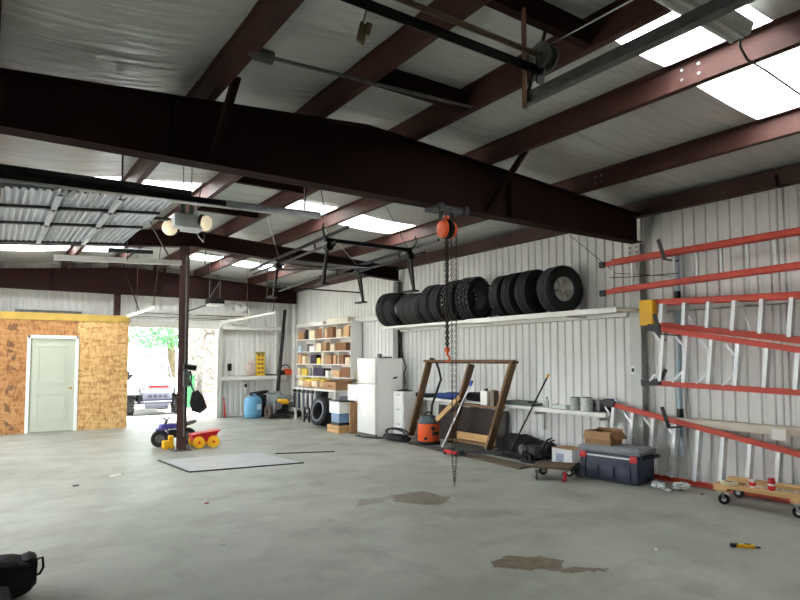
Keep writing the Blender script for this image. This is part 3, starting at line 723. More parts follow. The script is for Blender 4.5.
# ================================================================== ladders on the right wall
def rail_mb(p, q, h=0.066, d=0.03):
    """C-shaped fibreglass ladder rail from p to q, open to the room"""
    p = Vector(p); q = Vector(q); a = (q - p).normalized(); up = Vector((1, 0, 0)).cross(a)
    if up.z < 0: up = -up
    m = MB(); m.bar(p, q, d * 0.2, h, up)
    for s_ in (-1, 1):
        o = up * (s_ * (h / 2 - 0.004)) + Vector((-d * 0.4, 0, 0))
        m.bar(p + o, q + o, d, 0.008, up)
    return m
def lerp(p, q, t): return Vector(p) + (Vector(q) - Vector(p)) * t
def step_ladder(t, A0, A1, B0, B1, ys, brace_n=0, rung=False):
    obj('rail', rail_mb(A0, A1), M_orange, t, True); obj('rail', rail_mb(B0, B1), M_orange, t, True)
    for i, y in enumerate(ys):
        ta = (y - A0[1]) / (A1[1] - A0[1])
        pa = lerp(A0, A1, ta); tb = (pa.y - 0.0 - B0[1]) / (B1[1] - B0[1])
        # square to the ladder's middle line
        mid = (Vector(A1) + Vector(B1) - Vector(A0) - Vector(B0)).normalized()
        w_ = (lerp(A0, A1, ta) - lerp(B0, B1, tb)).length
        sh = mid.z / max(abs(mid.y), 1e-3) * w_ * (1 if mid.y < 0 else -1)
        yb = pa.y - sh; tb = (yb - B0[1]) / (B1[1] - B0[1]); pb = lerp(B0, B1, tb)
        n_ = (pb - pa).normalized()
        if rung:
            obj('rung', MB().cyl(pa + n_ * 0.03, pb - n_ * 0.03, 0.021, n=10), M_alu, t, True, 40)
        else:
            st = MB().bar(pa + n_ * 0.03, pb - n_ * 0.03, 0.095, 0.006, (0, 1, 0)).bar(pa + n_ * 0.03 + Vector((-0.045, 0.012, 0)), pb - n_ * 0.03 + Vector((-0.045, 0.012, 0)), 0.006, 0.044, (0, 1, 0))
            obj('step', st, M_alu, t, True)
        if i < brace_n:
            for (e, far, s_) in ((pa, n_, 1), (pb, -n_, 1)):
                p = e + far * 0.03 + Vector((-0.03, 0.16, 0)); q = e + far * 0.19 + Vector((-0.03, 0.012, 0))
                obj('step_brace', MB().bar(p, q, 0.006, 0.024, (0, 1, 0)), M_alu, t, True)

# top: extension ladder
t = thing('extension_ladder', 'orange extension ladder hung highest on the right wall', 'ladder', (7.25, 3.4, 2.5))
for dx, dz_, y0 in ((0.03, 0.0, 5.48), (-0.035, 0.012, 5.30)):
    A0, A1 = (7.25 + dx, y0, 2.925 + dz_), (7.25 + dx, 1.1, 2.97 + dz_); B0, B1 = (7.25 + dx, y0, 2.525 + dz_), (7.25 + dx, 1.1, 2.62 + dz_)
    if dx > 0: step_ladder(t, A0, A1, B0, B1, [5.33 - 0.305 * k for k in range(14)], 0, True)
    else: obj('fly_rail', rail_mb(A0, A1, 0.066), M_orange, t, True); obj('fly_rail', rail_mb(B0, B1, 0.066), M_orange, t, True)
for z, y in ((2.925, 5.50), (2.515, 5.50)): obj('end_cap', MB().box((7.27, y, z), (0.05, 0.09, 0.085), None, 0.012), M_black, t, True)
obj('rope', MB().tube([(7.2, 5.32, 2.72), (7.19, 5.0, 2.69), (7.19, 4.6, 2.67), (7.19, 4.3, 2.66)], 0.006, 5), M_black, t, True)
# middle: yellow-topped step ladder, then one below it laid head to tail
t = thing('step_ladder', 'orange step ladder with yellow cap lying on its side below the extension ladder', 'ladder', (7.2, 3.4, 1.9))
step_ladder(t, (7.22, 4.70, 2.325), (7.22, 1.3, 2.22), (7.22, 4.70, 2.04), (7.22, 1.3, 1.52), [4.52 - 0.305 * k for k in range(10)], 0)
obj('top_cap', MB().box((7.20, 4.74, 2.185), (0.12, 0.20, 0.34), None, 0.02), M_yellow, t, True, 40, label='yellow top cap')
for a, b in (((7.31, 4.62, 2.30), (7.31, 1.4, 2.20)), ((7.31, 4.62, 2.04), (7.31, 1.4, 1.56))): obj('rear_rail', rail_mb(a, b, 0.05, 0.025), M_orange, t, True)
for y in (4.3, 3.6, 2.9, 2.2, 1.6): obj('rear_brace', MB().bar((7.31, y, 2.26 - (4.7 - y) * 0.03), (7.31, y - 0.1, 2.05 - (4.7 - y) * 0.14), 0.02, 0.02, (0, 1, 0)), M_alu, t, True)
t = thing('step_ladder', 'orange step ladder with black feet lying on its side, under the yellow-capped one', 'ladder', (7.1, 3.3, 1.6))
step_ladder(t, (7.08, 4.60, 1.975), (7.08, 1.6, 1.44), (7.08, 4.70, 1.275), (7.08, 1.6, 1.19), [4.42 - 0.305 * k for k in range(9)], 4)
obj('top_cap', MB().box((7.08, 1.52, 1.31), (0.12, 0.18, 0.36), None, 0.02), M_yellow, t, True, 40)
for p, q in (((7.08, 4.77, 1.272), (7.08, 4.5, 1.29)), ((7.08, 4.66, 1.99), (7.08, 4.5, 1.96))): obj('foot', MB().bar(p, q, 0.06, 0.085), M_black, t, True)
for p, q in (((7.06, 4.5, 1.30), (7.06, 4.42, 1.45)), ((7.06, 4.55, 1.95), (7.06, 4.43, 1.80))): obj('foot_brace', MB().bar(p, q, 0.006, 0.05, (0, 1, 0)), M_black, t, True)
# lowest: long step ladder standing on its edge on the floor
t = thing('step_ladder', 'long orange step ladder standing on edge on the floor behind the blue cooler', 'ladder', (7.1, 3.6, 0))
step_ladder(t, (7.33, 5.52, 0.957), (7.33, 1.5, 0.29), (7.31, 5.52, 0.042), (7.31, 1.5, 0.042), [5.36 - 0.305 * k for k in range(12)], 4)
obj('foot', MB().bar((7.325, 5.56, 0.967), (7.325, 5.38, 0.937), 0.06, 0.09), M_black, t, True)
obj('foot', MB().bar((7.305, 5.56, 0.0445), (7.305, 5.38, 0.0445), 0.06, 0.088), M_black, t, True)
obj('top_cap', MB().box((7.30, 1.44, 0.19), (0.14, 0.14, 0.36), None, 0.02), M_yellow, t, True, 40)
# wall post with three hooks
t = thing('wall_post', 'pale blue-grey pipe post on the wall behind the ladders', 'post', (7.42, 4.46, 0.35))
obj('pipe', MB().cyl((7.42, 4.46, 0.35), (7.42, 4.46, 3.0), 0.035), mat('blue_grey_pipe', (172, 190, 204), 0.45), t, True, 40)
for z in (0.88, 2.4): obj('strap', MB().lathe([(0.036, -0.06), (0.041, -0.06), (0.041, 0.06), (0.036, 0.06)], (7.42, 4.46, z), (0, 0, 1), 16, True), M_black, t, True, 40)
for z, lb in ((2.85, 'black hook arm holding the highest ladder'), (1.885, 'black hook arm between the two middle step ladders'), (0.715, 'black hook arm holding the lowest ladder')):
    hk = obj('ladder_hook', MB().bar((7.40, 4.44, z), (7.12 if z > 2 or z < 1 else 6.98, 4.44, z), 0.05, 0.012).bar((7.125 if z > 2 or z < 1 else 6.985, 4.44, z - 0.005), (7.08 if z > 2 or z < 1 else 6.96, 4.50, z + 0.26), 0.045, 0.014, (1, 0, 0)), M_black, loc=(7.4, 4.44, z), world=True)
    tag(hk, lb, 'hook')
t = thing('conduit', 'grey wall conduit with a square outlet box behind the ladder rungs', 'conduit', (7.42, 3.23, 0.6))
obj('pipe', MB().cyl((7.42, 3.23, 0.78), (7.42, 3.23, 3.54), 0.012), M_greyp, t, True, 40)
obj('outlet_box', MB().box((7.29, 3.23, 0.74), (0.02, 0.16, 0.13), None, 0.008), M_white, t, True)
t = thing('wall_outlet', 'small white outlet box on the grey column beside the ladders', 'outlet', (7.21, 4.98, 1.42))
obj('box', MB().box((7.205, 4.98, 1.43), (0.03, 0.07, 0.11), None, 0.008), M_white_en, t, True)
obj('socket', MB().box((7.188, 4.98, 1.43), (0.008, 0.035, 0.05)), M_black, t, True)
tag(obj('guy_cable', MB().cyl((7.40, 6.2, 3.5), (7.28, 5.28, 2.78), 0.006, n=6).cyl((7.28, 5.28, 2.78), (7.40, 4.5, 2.66), 0.005, n=6), M_dgalv, loc=(7.4, 6.2, 3.5), world=True), 'thin steel cable slanting down the right wall to the top ladder', 'cable')

# ================================================================== the tyre shelf on the right wall
t = thing('wall_shelf', 'long white plank shelf on the right wall carrying the tyres', 'shelf', (7.1, 8, 2.17))
obj('plank', MB().bx(6.86, 7.355, 4.98, 8.0, 2.225, 2.265, 0.004), M_white, t, True)
obj('plank', MB().bx(6.88, 7.36, 8.005, 10.80, 2.215, 2.26, 0.004), M_white, t, True)
obj('front_angle', MB().bx(6.852, 6.858, 4.98, 8.0, 2.195, 2.268), M_white, t, True)
for y in (5.9, 7.9, 10.4):
    obj('bracket', MB().bx(6.92, 7.44, y - 0.015, y + 0.015, 2.185, 2.214), M_white, t, True)

def tyre_mb(R, W, rim_r, knobby=False, n=40, grooves=3):
    """axis along local Y, centred on the origin"""
    h = W / 2; m = MB()
    prof = [(rim_r, -h * 0.72), (rim_r + 0.012, -h * 0.80), (rim_r + (R - rim_r) * 0.3, -h * 0.98), (rim_r + (R - rim_r) * 0.6, -h * 1.0), (R - 0.045, -h * 0.93), (R - 0.012, -h * 0.80)]
    tread = []
    g = grooves; tw = h * 0.72
    for i in range(g + 1):
        a = -tw + 2 * tw * i / (g + 1); b = -tw + 2 * tw * (i + 1) / (g + 1)
        tread += [(R, a + 0.006), (R, b - 0.006)]
        if i < g: tread += [(R - 0.010, b - 0.005), (R - 0.010, b + 0.005)]
    prof += tread + [(r, -y) for r, y in reversed(prof)]
    prof += [(rim_r - 0.006, h * 0.6), (rim_r - 0.004, 0), (rim_r - 0.006, -h * 0.6)]
    m.lathe(prof, (0, 0, 0), (0, 1, 0), n, True)
    if knobby:
        k = 26
        for i in range(k):
            for j, yo in enumerate((-0.80, -0.28, 0.28, 0.80)):
                a = 2 * PI * (i + (0.5 if j % 2 else 0)) / k
                Rm = Matrix.Rotation(-a, 3, 'Y')
                c = Rm @ Vector((R + 0.006, yo * h, 0))
                m.box(c, (0.036, h * 0.36 if j in (1, 2) else h * 0.40, R * 0.15), Rm)
    else:
        k = 56
        for i in range(k):
            for s_ in (-1, 1):
                a = 2 * PI * i / k; Rm = Matrix.Rotation(-a, 3, 'Y')
                m.box(Rm @ Vector((R - 0.012, s_ * h * 0.80, 0)), (0.022, h * 0.16, R * 0.055), Rm)
    return m
def rim(t, r, W, spokes, m):
    mb = MB().lathe([(r + 0.004, W * 0.36), (r - 0.012, W * 0.34), (r - 0.02, W * 0.18), (r - 0.03, -W * 0.2), (r - 0.01, -W * 0.36), (r + 0.004, -W * 0.36)], (0, 0, 0), (0, 1, 0), 32)
    rm = obj('rim', mb, m, t, smooth=35)
    f = -W * 0.22
    hb = MB().lathe([(0.0, -f + 0.012), (0.04, -f + 0.01), (0.046, -f - 0.01), (0.075, -f - 0.015), (0.08, -f - 0.05), (0, -f - 0.05)], (0, 0, 0), (0, -1, 0), 20)
    obj('hub', hb, m, rm, smooth=35)
    for i in range(spokes):
        a = 2 * PI * i / spokes + 0.3; R_ = Matrix.Rotation(a, 3, 'Y')
        sp = MB().prism([(0.05, -0.030), (r - 0.02, -0.045), (r - 0.02, 0.045), (0.05, 0.030)], 'y', f, f + 0.035)
        sp.move(R_.to_4x4()); obj('spoke', sp, m, rm)
        nut = R_ @ Vector((0.062, 0, 0)); obj('lug_nut', MB().cyl((nut.x, f - 0.006, nut.z), (nut.x, f + 0.02, nut.z), 0.009, n=6), M_dgalv, rm)
    return rm
M_rim = mat('dusty_alloy', (204, 202, 196), 0.45, 0.35, 0.12, 12)
# (y centre, x centre, radius, width, knobby, rim, turn, material, label)
TY = [(10.62, 7.03, 0.355, 0.22, 0, 0, 0.10, M_rubber, 'plain black tyre at the far left end of the wall shelf'),
      (10.32, 7.03, 0.345, 0.24, 0, 0, 0.14, M_rubber, 'black tyre second from the left end of the wall shelf'),
      (9.86, 7.02, 0.318, 0.20, 0, 0, 0.05, M_rubber2, 'small grey-black tyre, third from the left on the wall shelf'),
      (9.62, 7.02, 0.31, 0.19, 0, 0, 0.03, M_rubber2, 'small dusty tyre, fourth from the left on the wall shelf'),
      (9.42, 7.02, 0.305, 0.18, 0, 0, 0.0, M_rubber2, 'narrow dusty tyre, fifth from the left, before the bigger ones on the shelf'),
      (9.09, 7.05, 0.365, 0.21, 0, 0, 0.06, M_rubber, 'tall black tyre, sixth from the left on the wall shelf'),
      (8.80, 7.05, 0.355, 0.22, 0, 0, 0.1, M_rubber, 'black tyre just left of the knobby ones on the wall shelf'),
      (8.44, 7.06, 0.350, 0.25, 1, 0, 0.12, M_rubber, 'left one of the two knobby mud tyres on the wall shelf'),
      (8.03, 7.06, 0.355, 0.27, 1, 0, 0.22, M_rubber, 'right one of the two knobby mud tyres on the wall shelf'),
      (7.20, 7.05, 0.345, 0.21, 0, 0, 0.04, M_rubber, 'leftmost of the four upright tyres at the right end of the shelf'),
      (6.92, 7.05, 0.35, 0.21, 0, 0, 0.04, M_rubber, 'second of the four upright tyres at the right end of the shelf'),
      (6.60, 7.05, 0.352, 0.23, 0, 1, 0.05, M_rubber, 'third of the four upright tyres, tucked behind the one with the alloy wheel'),
      (6.10, 7.06, 0.35, 0.26, 0, 2, -0.18, M_rubber, 'tyre with a dusty alloy wheel at the right end of the shelf')]
for (y, x, R, W, kn, rm_, tz, mm, lb) in TY:
    zt = 2.265 if y < 8.0 else 2.26
    t = thing('tyre', lb, 'tyre', (x, y, zt + R + (0.024 if kn else 0.001)), tz, 'tyres on the wall shelf')
    rr = R * (0.52 if rm_ else 0.60)
    obj('tyre_casing', tyre_mb(R, W, rr, bool(kn)), mm, t, smooth=35)
    if rm_: rim(t, rr, W, 6, M_rim if rm_ == 2 else mat('black_wheel', (40, 40, 42), 0.5, 0.3))

# ================================================================== low bench shelf under the tyres
t = thing('wall_shelf', 'low white bench shelf along the right wall behind the wooden frame', 'shelf', (7.25, 7.6, 0.7))
obj('plank', MB().bx(7.20, 7.48, 5.44, 6.82, 0.755, 0.815, 0.004), M_white, t, True)
obj('plank', MB().bx(7.21, 7.48, 6.83, 10.3, 0.775, 0.82, 0.004), M_white, t, True)
for y in (5.6, 6.82, 8.4, 10.0): obj('bracket', MB().bx(7.25, 7.48, y - 0.02, y + 0.02, 0.70, 0.755).bx(7.44, 7.48, y - 0.02, y + 0.02, 0.45, 0.7), M_greyp, t, True)
def can(x, y, z, r, h, lb, m, lidm, cat='paint can', name='paint_can'):
    t = thing(name, lb, cat, (x, y, z))
    obj('body', MB().lathe([(0, 0.002), (r * 0.97, 0.002), (r, 0.008), (r * 0.985, 0.014), (r * 0.985, h - 0.012), (r, h - 0.006), (r, h), (r * 0.86, h), (r * 0.84, h - 0.008), (0, h - 0.008)], (0, 0, 0), (0, 0, 1), 24), m, t, smooth=35)
    obj('lid', MB().lathe([(0, h - 0.002), (r * 0.8, h - 0.002), (r * 0.84, h + 0.004), (r * 0.8, h + 0.006), (r * 0.7, h), (0, h)], (0, 0, 0), (0, 0, 1), 24), lidm, t, smooth=35)
    obj('bail_handle', MB().tube([(r * 1.02 * math.cos(a), r * 1.02 * math.sin(a), h * 0.75 - 0.35 * h * max(0, math.sin((a + 2.6) * 0.9))) for a in [-2.6 + 0.35 * k for k in range(10)]], 0.003, 5), M_dgalv, t)
    return t
M_can = mat('grey_can_label', (176, 178, 176), 0.45, 0.2, 0.12, 22)
can(7.33, 6.06, 0.816, 0.084, 0.19, 'grey paint can, left of the pair on the bench shelf', M_can, M_dgalv)
can(7.30, 5.84, 0.816, 0.088, 0.20, 'pale grey paint can, right of the pair on the bench shelf', mat('pale_can_label', (206, 208, 204), 0.45, 0.15, 0.16, 22), M_black)
t = thing('jar', 'dark jar with blue lid on the bench shelf above the cooler', 'jar', (7.40, 5.52, 0.816))
obj('body', MB().lathe([(0, 0.001), (0.075, 0.001), (0.08, 0.02), (0.08, 0.13), (0.062, 0.15), (0.062, 0.155), (0, 0.155)], n=22), mat('dark_glass', (44, 34, 38), 0.2), t, smooth=40)
obj('lid', MB().lathe([(0.0, 0.156), (0.066, 0.156), (0.068, 0.16), (0.068, 0.19), (0.06, 0.195), (0, 0.195)], n=22), M_tarp, t, smooth=40, label='blue lid')
t = thing('lantern', 'small grey box behind the paint cans on the bench shelf', 'box', (7.41, 5.73, 0.816))
obj('body', MB().box((0, 0, 0.085), (0.12, 0.15, 0.17), None, 0.01), M_dgalv, t); obj('clasp', MB().box((-0.064, 0, 0.10), (0.01, 0.04, 0.03)), M_black, t)
t = thing('bottle', 'small clear bottle standing on the bench shelf right of the broom handle', 'bottle', (7.32, 6.62, 0.816))
obj('body', MB().lathe([(0, 0.001), (0.028, 0.001), (0.03, 0.01), (0.03, 0.1), (0.012, 0.13), (0.012, 0.145), (0, 0.145)], n=16), M_glass, t, smooth=40); obj('cap', MB().cyl((0, 0, 0.145), (0, 0, 0.165), 0.014), M_tarp, t, smooth=40)
for (x, y, dx, dy, h, mm, lb, nm) in ((7.345, 7.16, 0.25, 0.62, 0.035, M_green, 'flat dull green panel lying on the bench shelf right of the wooden frame', 'panel'),
                                     (7.34, 6.34, 0.16, 0.28, 0.05, M_glass, 'low clear tray on the bench shelf left of the paint cans', 'tray'),
                                     (7.345, 9.86, 0.25, 0.5, 0.07, M_blackm, 'black flat case on the left end of the bench shelf', 'case')):
    t = thing(nm, lb, nm, (x, y, 0.822))
    obj('base', MB().box((0, 0, h / 2), (dx, dy, h), None, 0.006), mm, t)
    obj('rim', MB().bx(-dx / 2, dx / 2, -dy / 2, -dy / 2 + 0.012, h, h + 0.012).bx(-dx / 2, dx / 2, dy / 2 - 0.012, dy / 2, h, h + 0.012).bx(-dx / 2, -dx / 2 + 0.012, -dy / 2, dy / 2, h, h + 0.012), mm, t)
t = thing('panel', 'dark grey panel stacked on the dull green one on the bench shelf', 'panel', (7.36, 7.2, 0.871)); obj('base', MB().box((0, 0, 0.012), (0.22, 0.5, 0.022), None, 0.004), mat('slate_panel', (70, 78, 76), 0.6), t); obj('edge_strip', MB().bx(-0.118, -0.1105, -0.25, 0.25, 0.002, 0.022), M_dgalv, t)
tag(obj('folded_tarp', MB().pad((0, 0, 0.055), (0.26, 0.72, 0.12), 0.2, 3, amp=0.02).pad((-0.02, -0.12, 0.10), (0.18, 0.4, 0.08), 0.2, 5, amp=0.02), M_tarp, loc=(7.345, 9.05, 0.822), smooth=60), 'folded blue tarp on the bench shelf seen through the wooden frame', 'tarp')
tag(obj('dark_bag', MB().pad((0, 0, 0.08), (0.26, 0.6, 0.17), 0.25, 9, amp=0.03), M_clothk, loc=(7.345, 8.22, 0.822), smooth=60), 'black cloth bundle on the bench shelf between the frame posts', 'bundle')

# ================================================================== leaning wooden frame
t = thing('wooden_rack', 'weathered wooden window-like frame leaning against the bench shelf', 'frame', (7.1, 8.7, 0))
P = {'l': ((6.99, 9.86, 0.0), (7.22, 9.56, 1.51)), 'm': ((6.99, 8.66, 0.0), (7.22, 8.30, 1.49)), 'r': ((6.97, 7.60, 0.0), (7.22, 7.26, 1.51))}
up_ = (0.0, 0.0, 1)
lean = Vector((0.34, -0.33, 1.52)).normalized()
face = Vector((0, 1, 0)).cross(lean)
for k in 'lmr':
    a, b = P[k]
    # keep the foot corner of the slanted plank on the floor
    a2 = Vector(a) + Vector((0.0, 0, 0.075)); obj('post', MB().bar(a2, b, 0.05, 0.13, (1, 0.0, -0.16)), M_dwood, t, True)
obj('top_rail', MB().bar((7.22, 9.66, 1.535), (7.22, 7.19, 1.535), 0.13, 0.042, (0.2, 0, 1)), M_dwood, t, True)
obj('middle_shelf', MB().bar((7.09, 8.44, 0.775), (7.09, 7.40, 0.775), 0.17, 0.04), M_dwood, t, True)
obj('bottom_rail', MB().bar((7.0, 8.62, 0.14), (7.0, 7.58, 0.14), 0.13, 0.04), M_dwood, t, True)
obj('lower_board', MB().bar((7.10, 8.58, 0.20), (7.10, 7.56, 0.20), 0.02, 0.16), M_wood, t, True, label='pale board across the foot')
t = thing('white_jug', 'white square jug with black cap on the middle shelf of the wooden frame', 'jug', (7.08, 7.76, 0.796))
obj('body', MB().box((0, 0, 0.12), (0.13, 0.17, 0.24), None, 0.02), M_white_en, t, smooth=40); obj('cap', MB().cyl((0.02, 0.02, 0.24), (0.02, 0.02, 0.275), 0.035), M_black, t, smooth=40); obj('handle', MB().tube([(-0.02, -0.05, 0.235), (-0.02, -0.05, 0.275), (0.02, 0.0, 0.285), (0.02, 0.04, 0.26)], 0.01, 6), M_black, t, smooth=50)
t = thing('brown_carton', 'grey-brown carton beside the white jug on the wooden frame shelf', 'carton', (7.09, 7.57, 0.796)); obj('body', MB().box((0, 0, 0.125), (0.12, 0.10, 0.25), None, 0.004), mat('grey_brown_carton', (124, 112, 98), 0.8), t); obj('flap', MB().box((0, 0.02, 0.256), (0.12, 0.06, 0.006), (0.1, 0, 0)), M_card2, t)
t = obj('plywood_sheet', MB().bar((7.40, 9.5, 0.36), (7.40, 7.62, 0.36), 0.02, 0.66, (0.08, 0, 1)), mat('dark_brown_panel', (58, 48, 44), 0.6, 0, 0.2), loc=(7.4, 8.4, 0.03), world=True)
tag(t, 'dark brown panel standing under the bench shelf behind the wooden frame', 'panel')
# leaning stud, pole
t = obj('wooden_stud', MB().bar((6.80, 8.78, 0.47), (7.08, 8.46, 0.90), 0.04, 0.09, (0, 1, 0.6), 0.003), M_wood, loc=(6.85, 8.8, 0.4), world=True)
tag(t, 'pale lumber stud leaning across the middle of the wooden frame', 'lumber')
t = thing('paint_pole', 'silver pole with a blue tip leaning on the wooden frame', 'pole', (6.72, 8.52, 0))
obj('shaft', MB().cyl((6.78, 8.60, 0.005), (7.08, 8.18, 1.11), 0.017), M_alu, t, True, 40)
obj('grip', MB().cyl((7.08, 8.18, 1.11), (7.105, 8.145, 1.20), 0.026), mat('bright_blue_grip', (36, 92, 176), 0.45), t, True, 40, label='blue tip')
# shop vacuum
t = thing('shop_vacuum', 'orange wet-dry vacuum with dark grey head in front of the wooden frame', 'vacuum cleaner', (6.86, 9.10, 0))
obj('drum', MB().lathe([(0, 0.055), (0.19, 0.055), (0.2, 0.075), (0.205, 0.37), (0.212, 0.375), (0.212, 0.395), (0, 0.395)], n=30), M_orangep, t, smooth=35)
obj('head', MB().lathe([(0.214, 0.394), (0.218, 0.41), (0.205, 0.44), (0.15, 0.47), (0.12, 0.525), (0.06, 0.545), (0, 0.548)], n=30), mat('slate_plastic', (62, 74, 78), 0.5), t, smooth=40)
obj('handle', MB().tube([(-0.08, 0, 0.52), (-0.07, 0, 0.575), (0.0, 0, 0.60), (0.07, 0, 0.575), (0.08, 0, 0.52)], 0.016, 8), M_black, t, smooth=50)
obj('base', MB().lathe([(0.0, 0.03), (0.215, 0.03), (0.22, 0.045), (0.215, 0.068), (0.19, 0.07), (0, 0.07)], n=26), M_black, t, smooth=35)
for a in (0.6, 2.2, 3.7, 5.3):
    c = Vector((0.2 * math.cos(a), 0.2 * math.sin(a), 0.028)); obj('caster', MB().cyl(c + Vector((0.012, 0, 0)), c - Vector((0.012, 0, 0)), 0.027), M_black, t, smooth=40)
obj('drain_cap', MB().cyl((-0.16, -0.13, 0.13), (-0.185, -0.15, 0.13), 0.03), M_black, t, smooth=40)
obj('hose_port', MB().cyl((-0.05, -0.19, 0.31), (-0.06, -0.225, 0.31), 0.04), M_black, t, smooth=40)
obj('label_plate', MB().box((-0.0, -0.208, 0.22), (0.14, 0.012, 0.06)), mat('charcoal_label', (70, 62, 60), 0.5), t)
obj('hose', MB().tube([(0.10, 0.05, 0.53), (0.12, 0.05, 0.72), (0.20, 0.02, 0.95), (0.28, -0.02, 1.2), (0.34, 0.12, 1.38), (0.37, 0.24, 1.52), (0.36, 0.34, 1.59), (0.34, 0.40, 1.585)], 0.022, 9), M_black, t, smooth=50)
# hose heap by the drawers
random.seed(4)
m = MB()
for k in range(7):
    a0 = k * 0.9; pts = []
    for i in range(22):
        a = 2 * PI * i / 22
        rx, ry = 0.17 + 0.03 * math.sin(k * 2.1), 0.30 + 0.05 * math.cos(k * 1.7)
        pts.append((rx * math.cos(a + a0) + 0.02 * math.sin(k), ry * math.sin(a + a0) + 0.04 * math.cos(k * 1.3), 0.02 + 0.012 * k + (0.06 if k > 4 else 0.01) * (1 + math.sin(a + k))))
    m.tube(pts, 0.016, 7, True)
m.tube([(0.0, 0.2, 0.03), (-0.2, 0.4, 0.018), (-0.36, 0.7, 0.018), (-0.36, 1.0, 0.018)], 0.014, 7)
tag(obj('hose_coil', m, M_black, loc=(6.68, 9.86, 0), smooth=50), 'black hose heaped in loops on the floor beside the white drawers', 'hose')
# dark mats and boards along the foot of the frame
def flat(name, lb, cat, quad, z0, z1, m):
    o = obj(name, MB().prism(quad, 'z', z0, z1), m, loc=(quad[0][0], quad[0][1], z0), world=True); return tag(o, lb, cat)
flat('floor_mat', 'long dark grey rubber strip on the floor before the wooden frame', 'mat', [(6.60, 9.55), (6.42, 7.85), (6.72, 7.80), (6.84, 9.5)], 0.0005, 0.012, mat('dark_rubber_mat', (72, 70, 66), 0.8, 0, 0.12))
flat('floor_board', 'weathered brown board on the floor left of the broom head', 'board', [(6.46, 7.72), (6.36, 6.28), (6.66, 6.30), (6.76, 7.68)], 0.0005, 0.022, mat('grey_brown_board', (98, 84, 68), 0.8, 0, 0.2))
t = thing('floor_jack', 'low black floor jack with red front, under the hanging chains', 'jack', (6.5, 8.0, 0))
obj('frame', MB().bx(6.36, 6.50, 7.62, 8.02, 0.026, 0.10, 0.01).bar((6.46, 7.66, 0.08), (6.78, 7.05, 0.10), 0.05, 0.05), M_black, t, True)
obj('red_side', MB().bx(6.345, 6.36, 7.66, 8.0, 0.03, 0.085, 0.004), M_red, t, True, label='red side plate')
for y in (7.68, 7.97):
    for x in (6.34, 6.51): obj('caster', MB().cyl((x - 0.012, y, 0.026), (x + 0.012, y, 0.026), 0.025), M_blackm, t, True, 40)

# ================================================================== push broom, black bag, heap, dollies
t = thing('push_broom', 'black push broom with a yellow-tipped handle leaning on the right wall', 'broom', (7.0, 7.1, 0))
obj('head', MB().bx(6.96, 7.05, 6.82, 7.42, 0.055, 0.10, 0.008), M_black, t, True)
obj('bristles', MB().prism([(6.95, 0.003), (7.06, 0.003), (7.045, 0.056), (6.965, 0.056)], 'y', 6.81, 7.43), mat('dark_bristles', (34, 33, 33), 0.95, 0, 0.3, 60, 0.4, 120), t, True)
obj('handle', MB().cyl((7.0, 7.12, 0.09), (7.285, 6.58, 1.29), 0.014), M_black, t, True, 40)
obj('grip', MB().cyl((7.285, 6.58, 1.29), (7.298, 6.555, 1.345), 0.019), M_yellow, t, True, 40, label='yellow handle tip')
tag(obj('black_bag', MB().pad((0, 0, 0.19), (0.30, 0.72, 0.38), 0.3, 12, amp=0.05).pad((0.02, -0.42, 0.16), (0.28, 0.52, 0.30), 0.3, 15, amp=0.05), M_clothk, loc=(7.26, 7.14, 0.0), smooth=50), 'slumped black cloth bag behind the broom head', 'bag')
t = thing('power_tool', 'black and grey engine tool with arms on the floor right of the broom', 'tool', (6.96, 6.52, 0))
obj('engine_block', MB().box((6.98, 6.62, 0.15), (0.20, 0.22, 0.20), (0, 0, 0.2), 0.02), M_black, t, True, 40)
obj('pull_starter', MB().cyl((6.87, 6.70, 0.19), (6.82, 6.72, 0.19), 0.085, 0.07, 20), M_dgalv, t, True, 40, label='grey starter cover')
for k in range(5): obj('fin', MB().box((6.97, 6.46 - 0.022 * k, 0.19), (0.16, 0.008, 0.16)), M_blackm, t, True)
obj('foot', MB().bx(6.85, 7.10, 6.34, 6.74, 0.0, 0.05, 0.01), M_black, t, True)
for (p, q) in (((6.95, 6.42, 0.22), (7.05, 6.28, 0.40)), ((6.98, 6.36, 0.20), (7.08, 6.26, 0.37)), ((6.90, 6.46, 0.12), (6.85, 6.26, 0.27))): obj('arm', MB().tube([p, lerp(p, q, 0.6) + Vector((0, 0, 0.04)), q], [0.02, 0.016, 0.01], 8), M_black, t, True, 50)
obj('wheel', MB().lathe([(0.03, -0.02), (0.075, -0.025), (0.08, 0), (0.075, 0.025), (0.03, 0.02)], (6.84, 6.58, 0.08), (1, 0.2, 0), 18, True), M_rubber, t, True, 40)
t = obj('wood_offcut', MB().bar((7.22, 6.62, 0.33), (7.30, 6.30, 0.36), 0.08, 0.06), M_wood, loc=(7.25, 6.4, 0.3), world=True)
bpy.data.objects.remove(t)
t = thing('carton', 'white printed carton standing on the floor left of the cooler', 'box', (7.13, 6.0, 0))
obj('body', MB().bx(6.99, 7.32, 5.86, 6.24, 0.0, 0.27, 0.006), mat('white_print_board', (214, 216, 216), 0.6, 0, 0.06, 14), t, True)
obj('flap', MB().bx(6.99, 7.32, 5.86, 6.04, 0.271, 0.275).bx(6.99, 7.32, 6.06, 6.24, 0.271, 0.275), M_card, t, True)
obj('print_patch', MB().bx(6.985, 6.99, 6.02, 6.16, 0.08, 0.2), mat('blue_grey_print', (150, 158, 184), 0.6, 0, 0.2, 30), t, True, label='blue-grey printed mark')
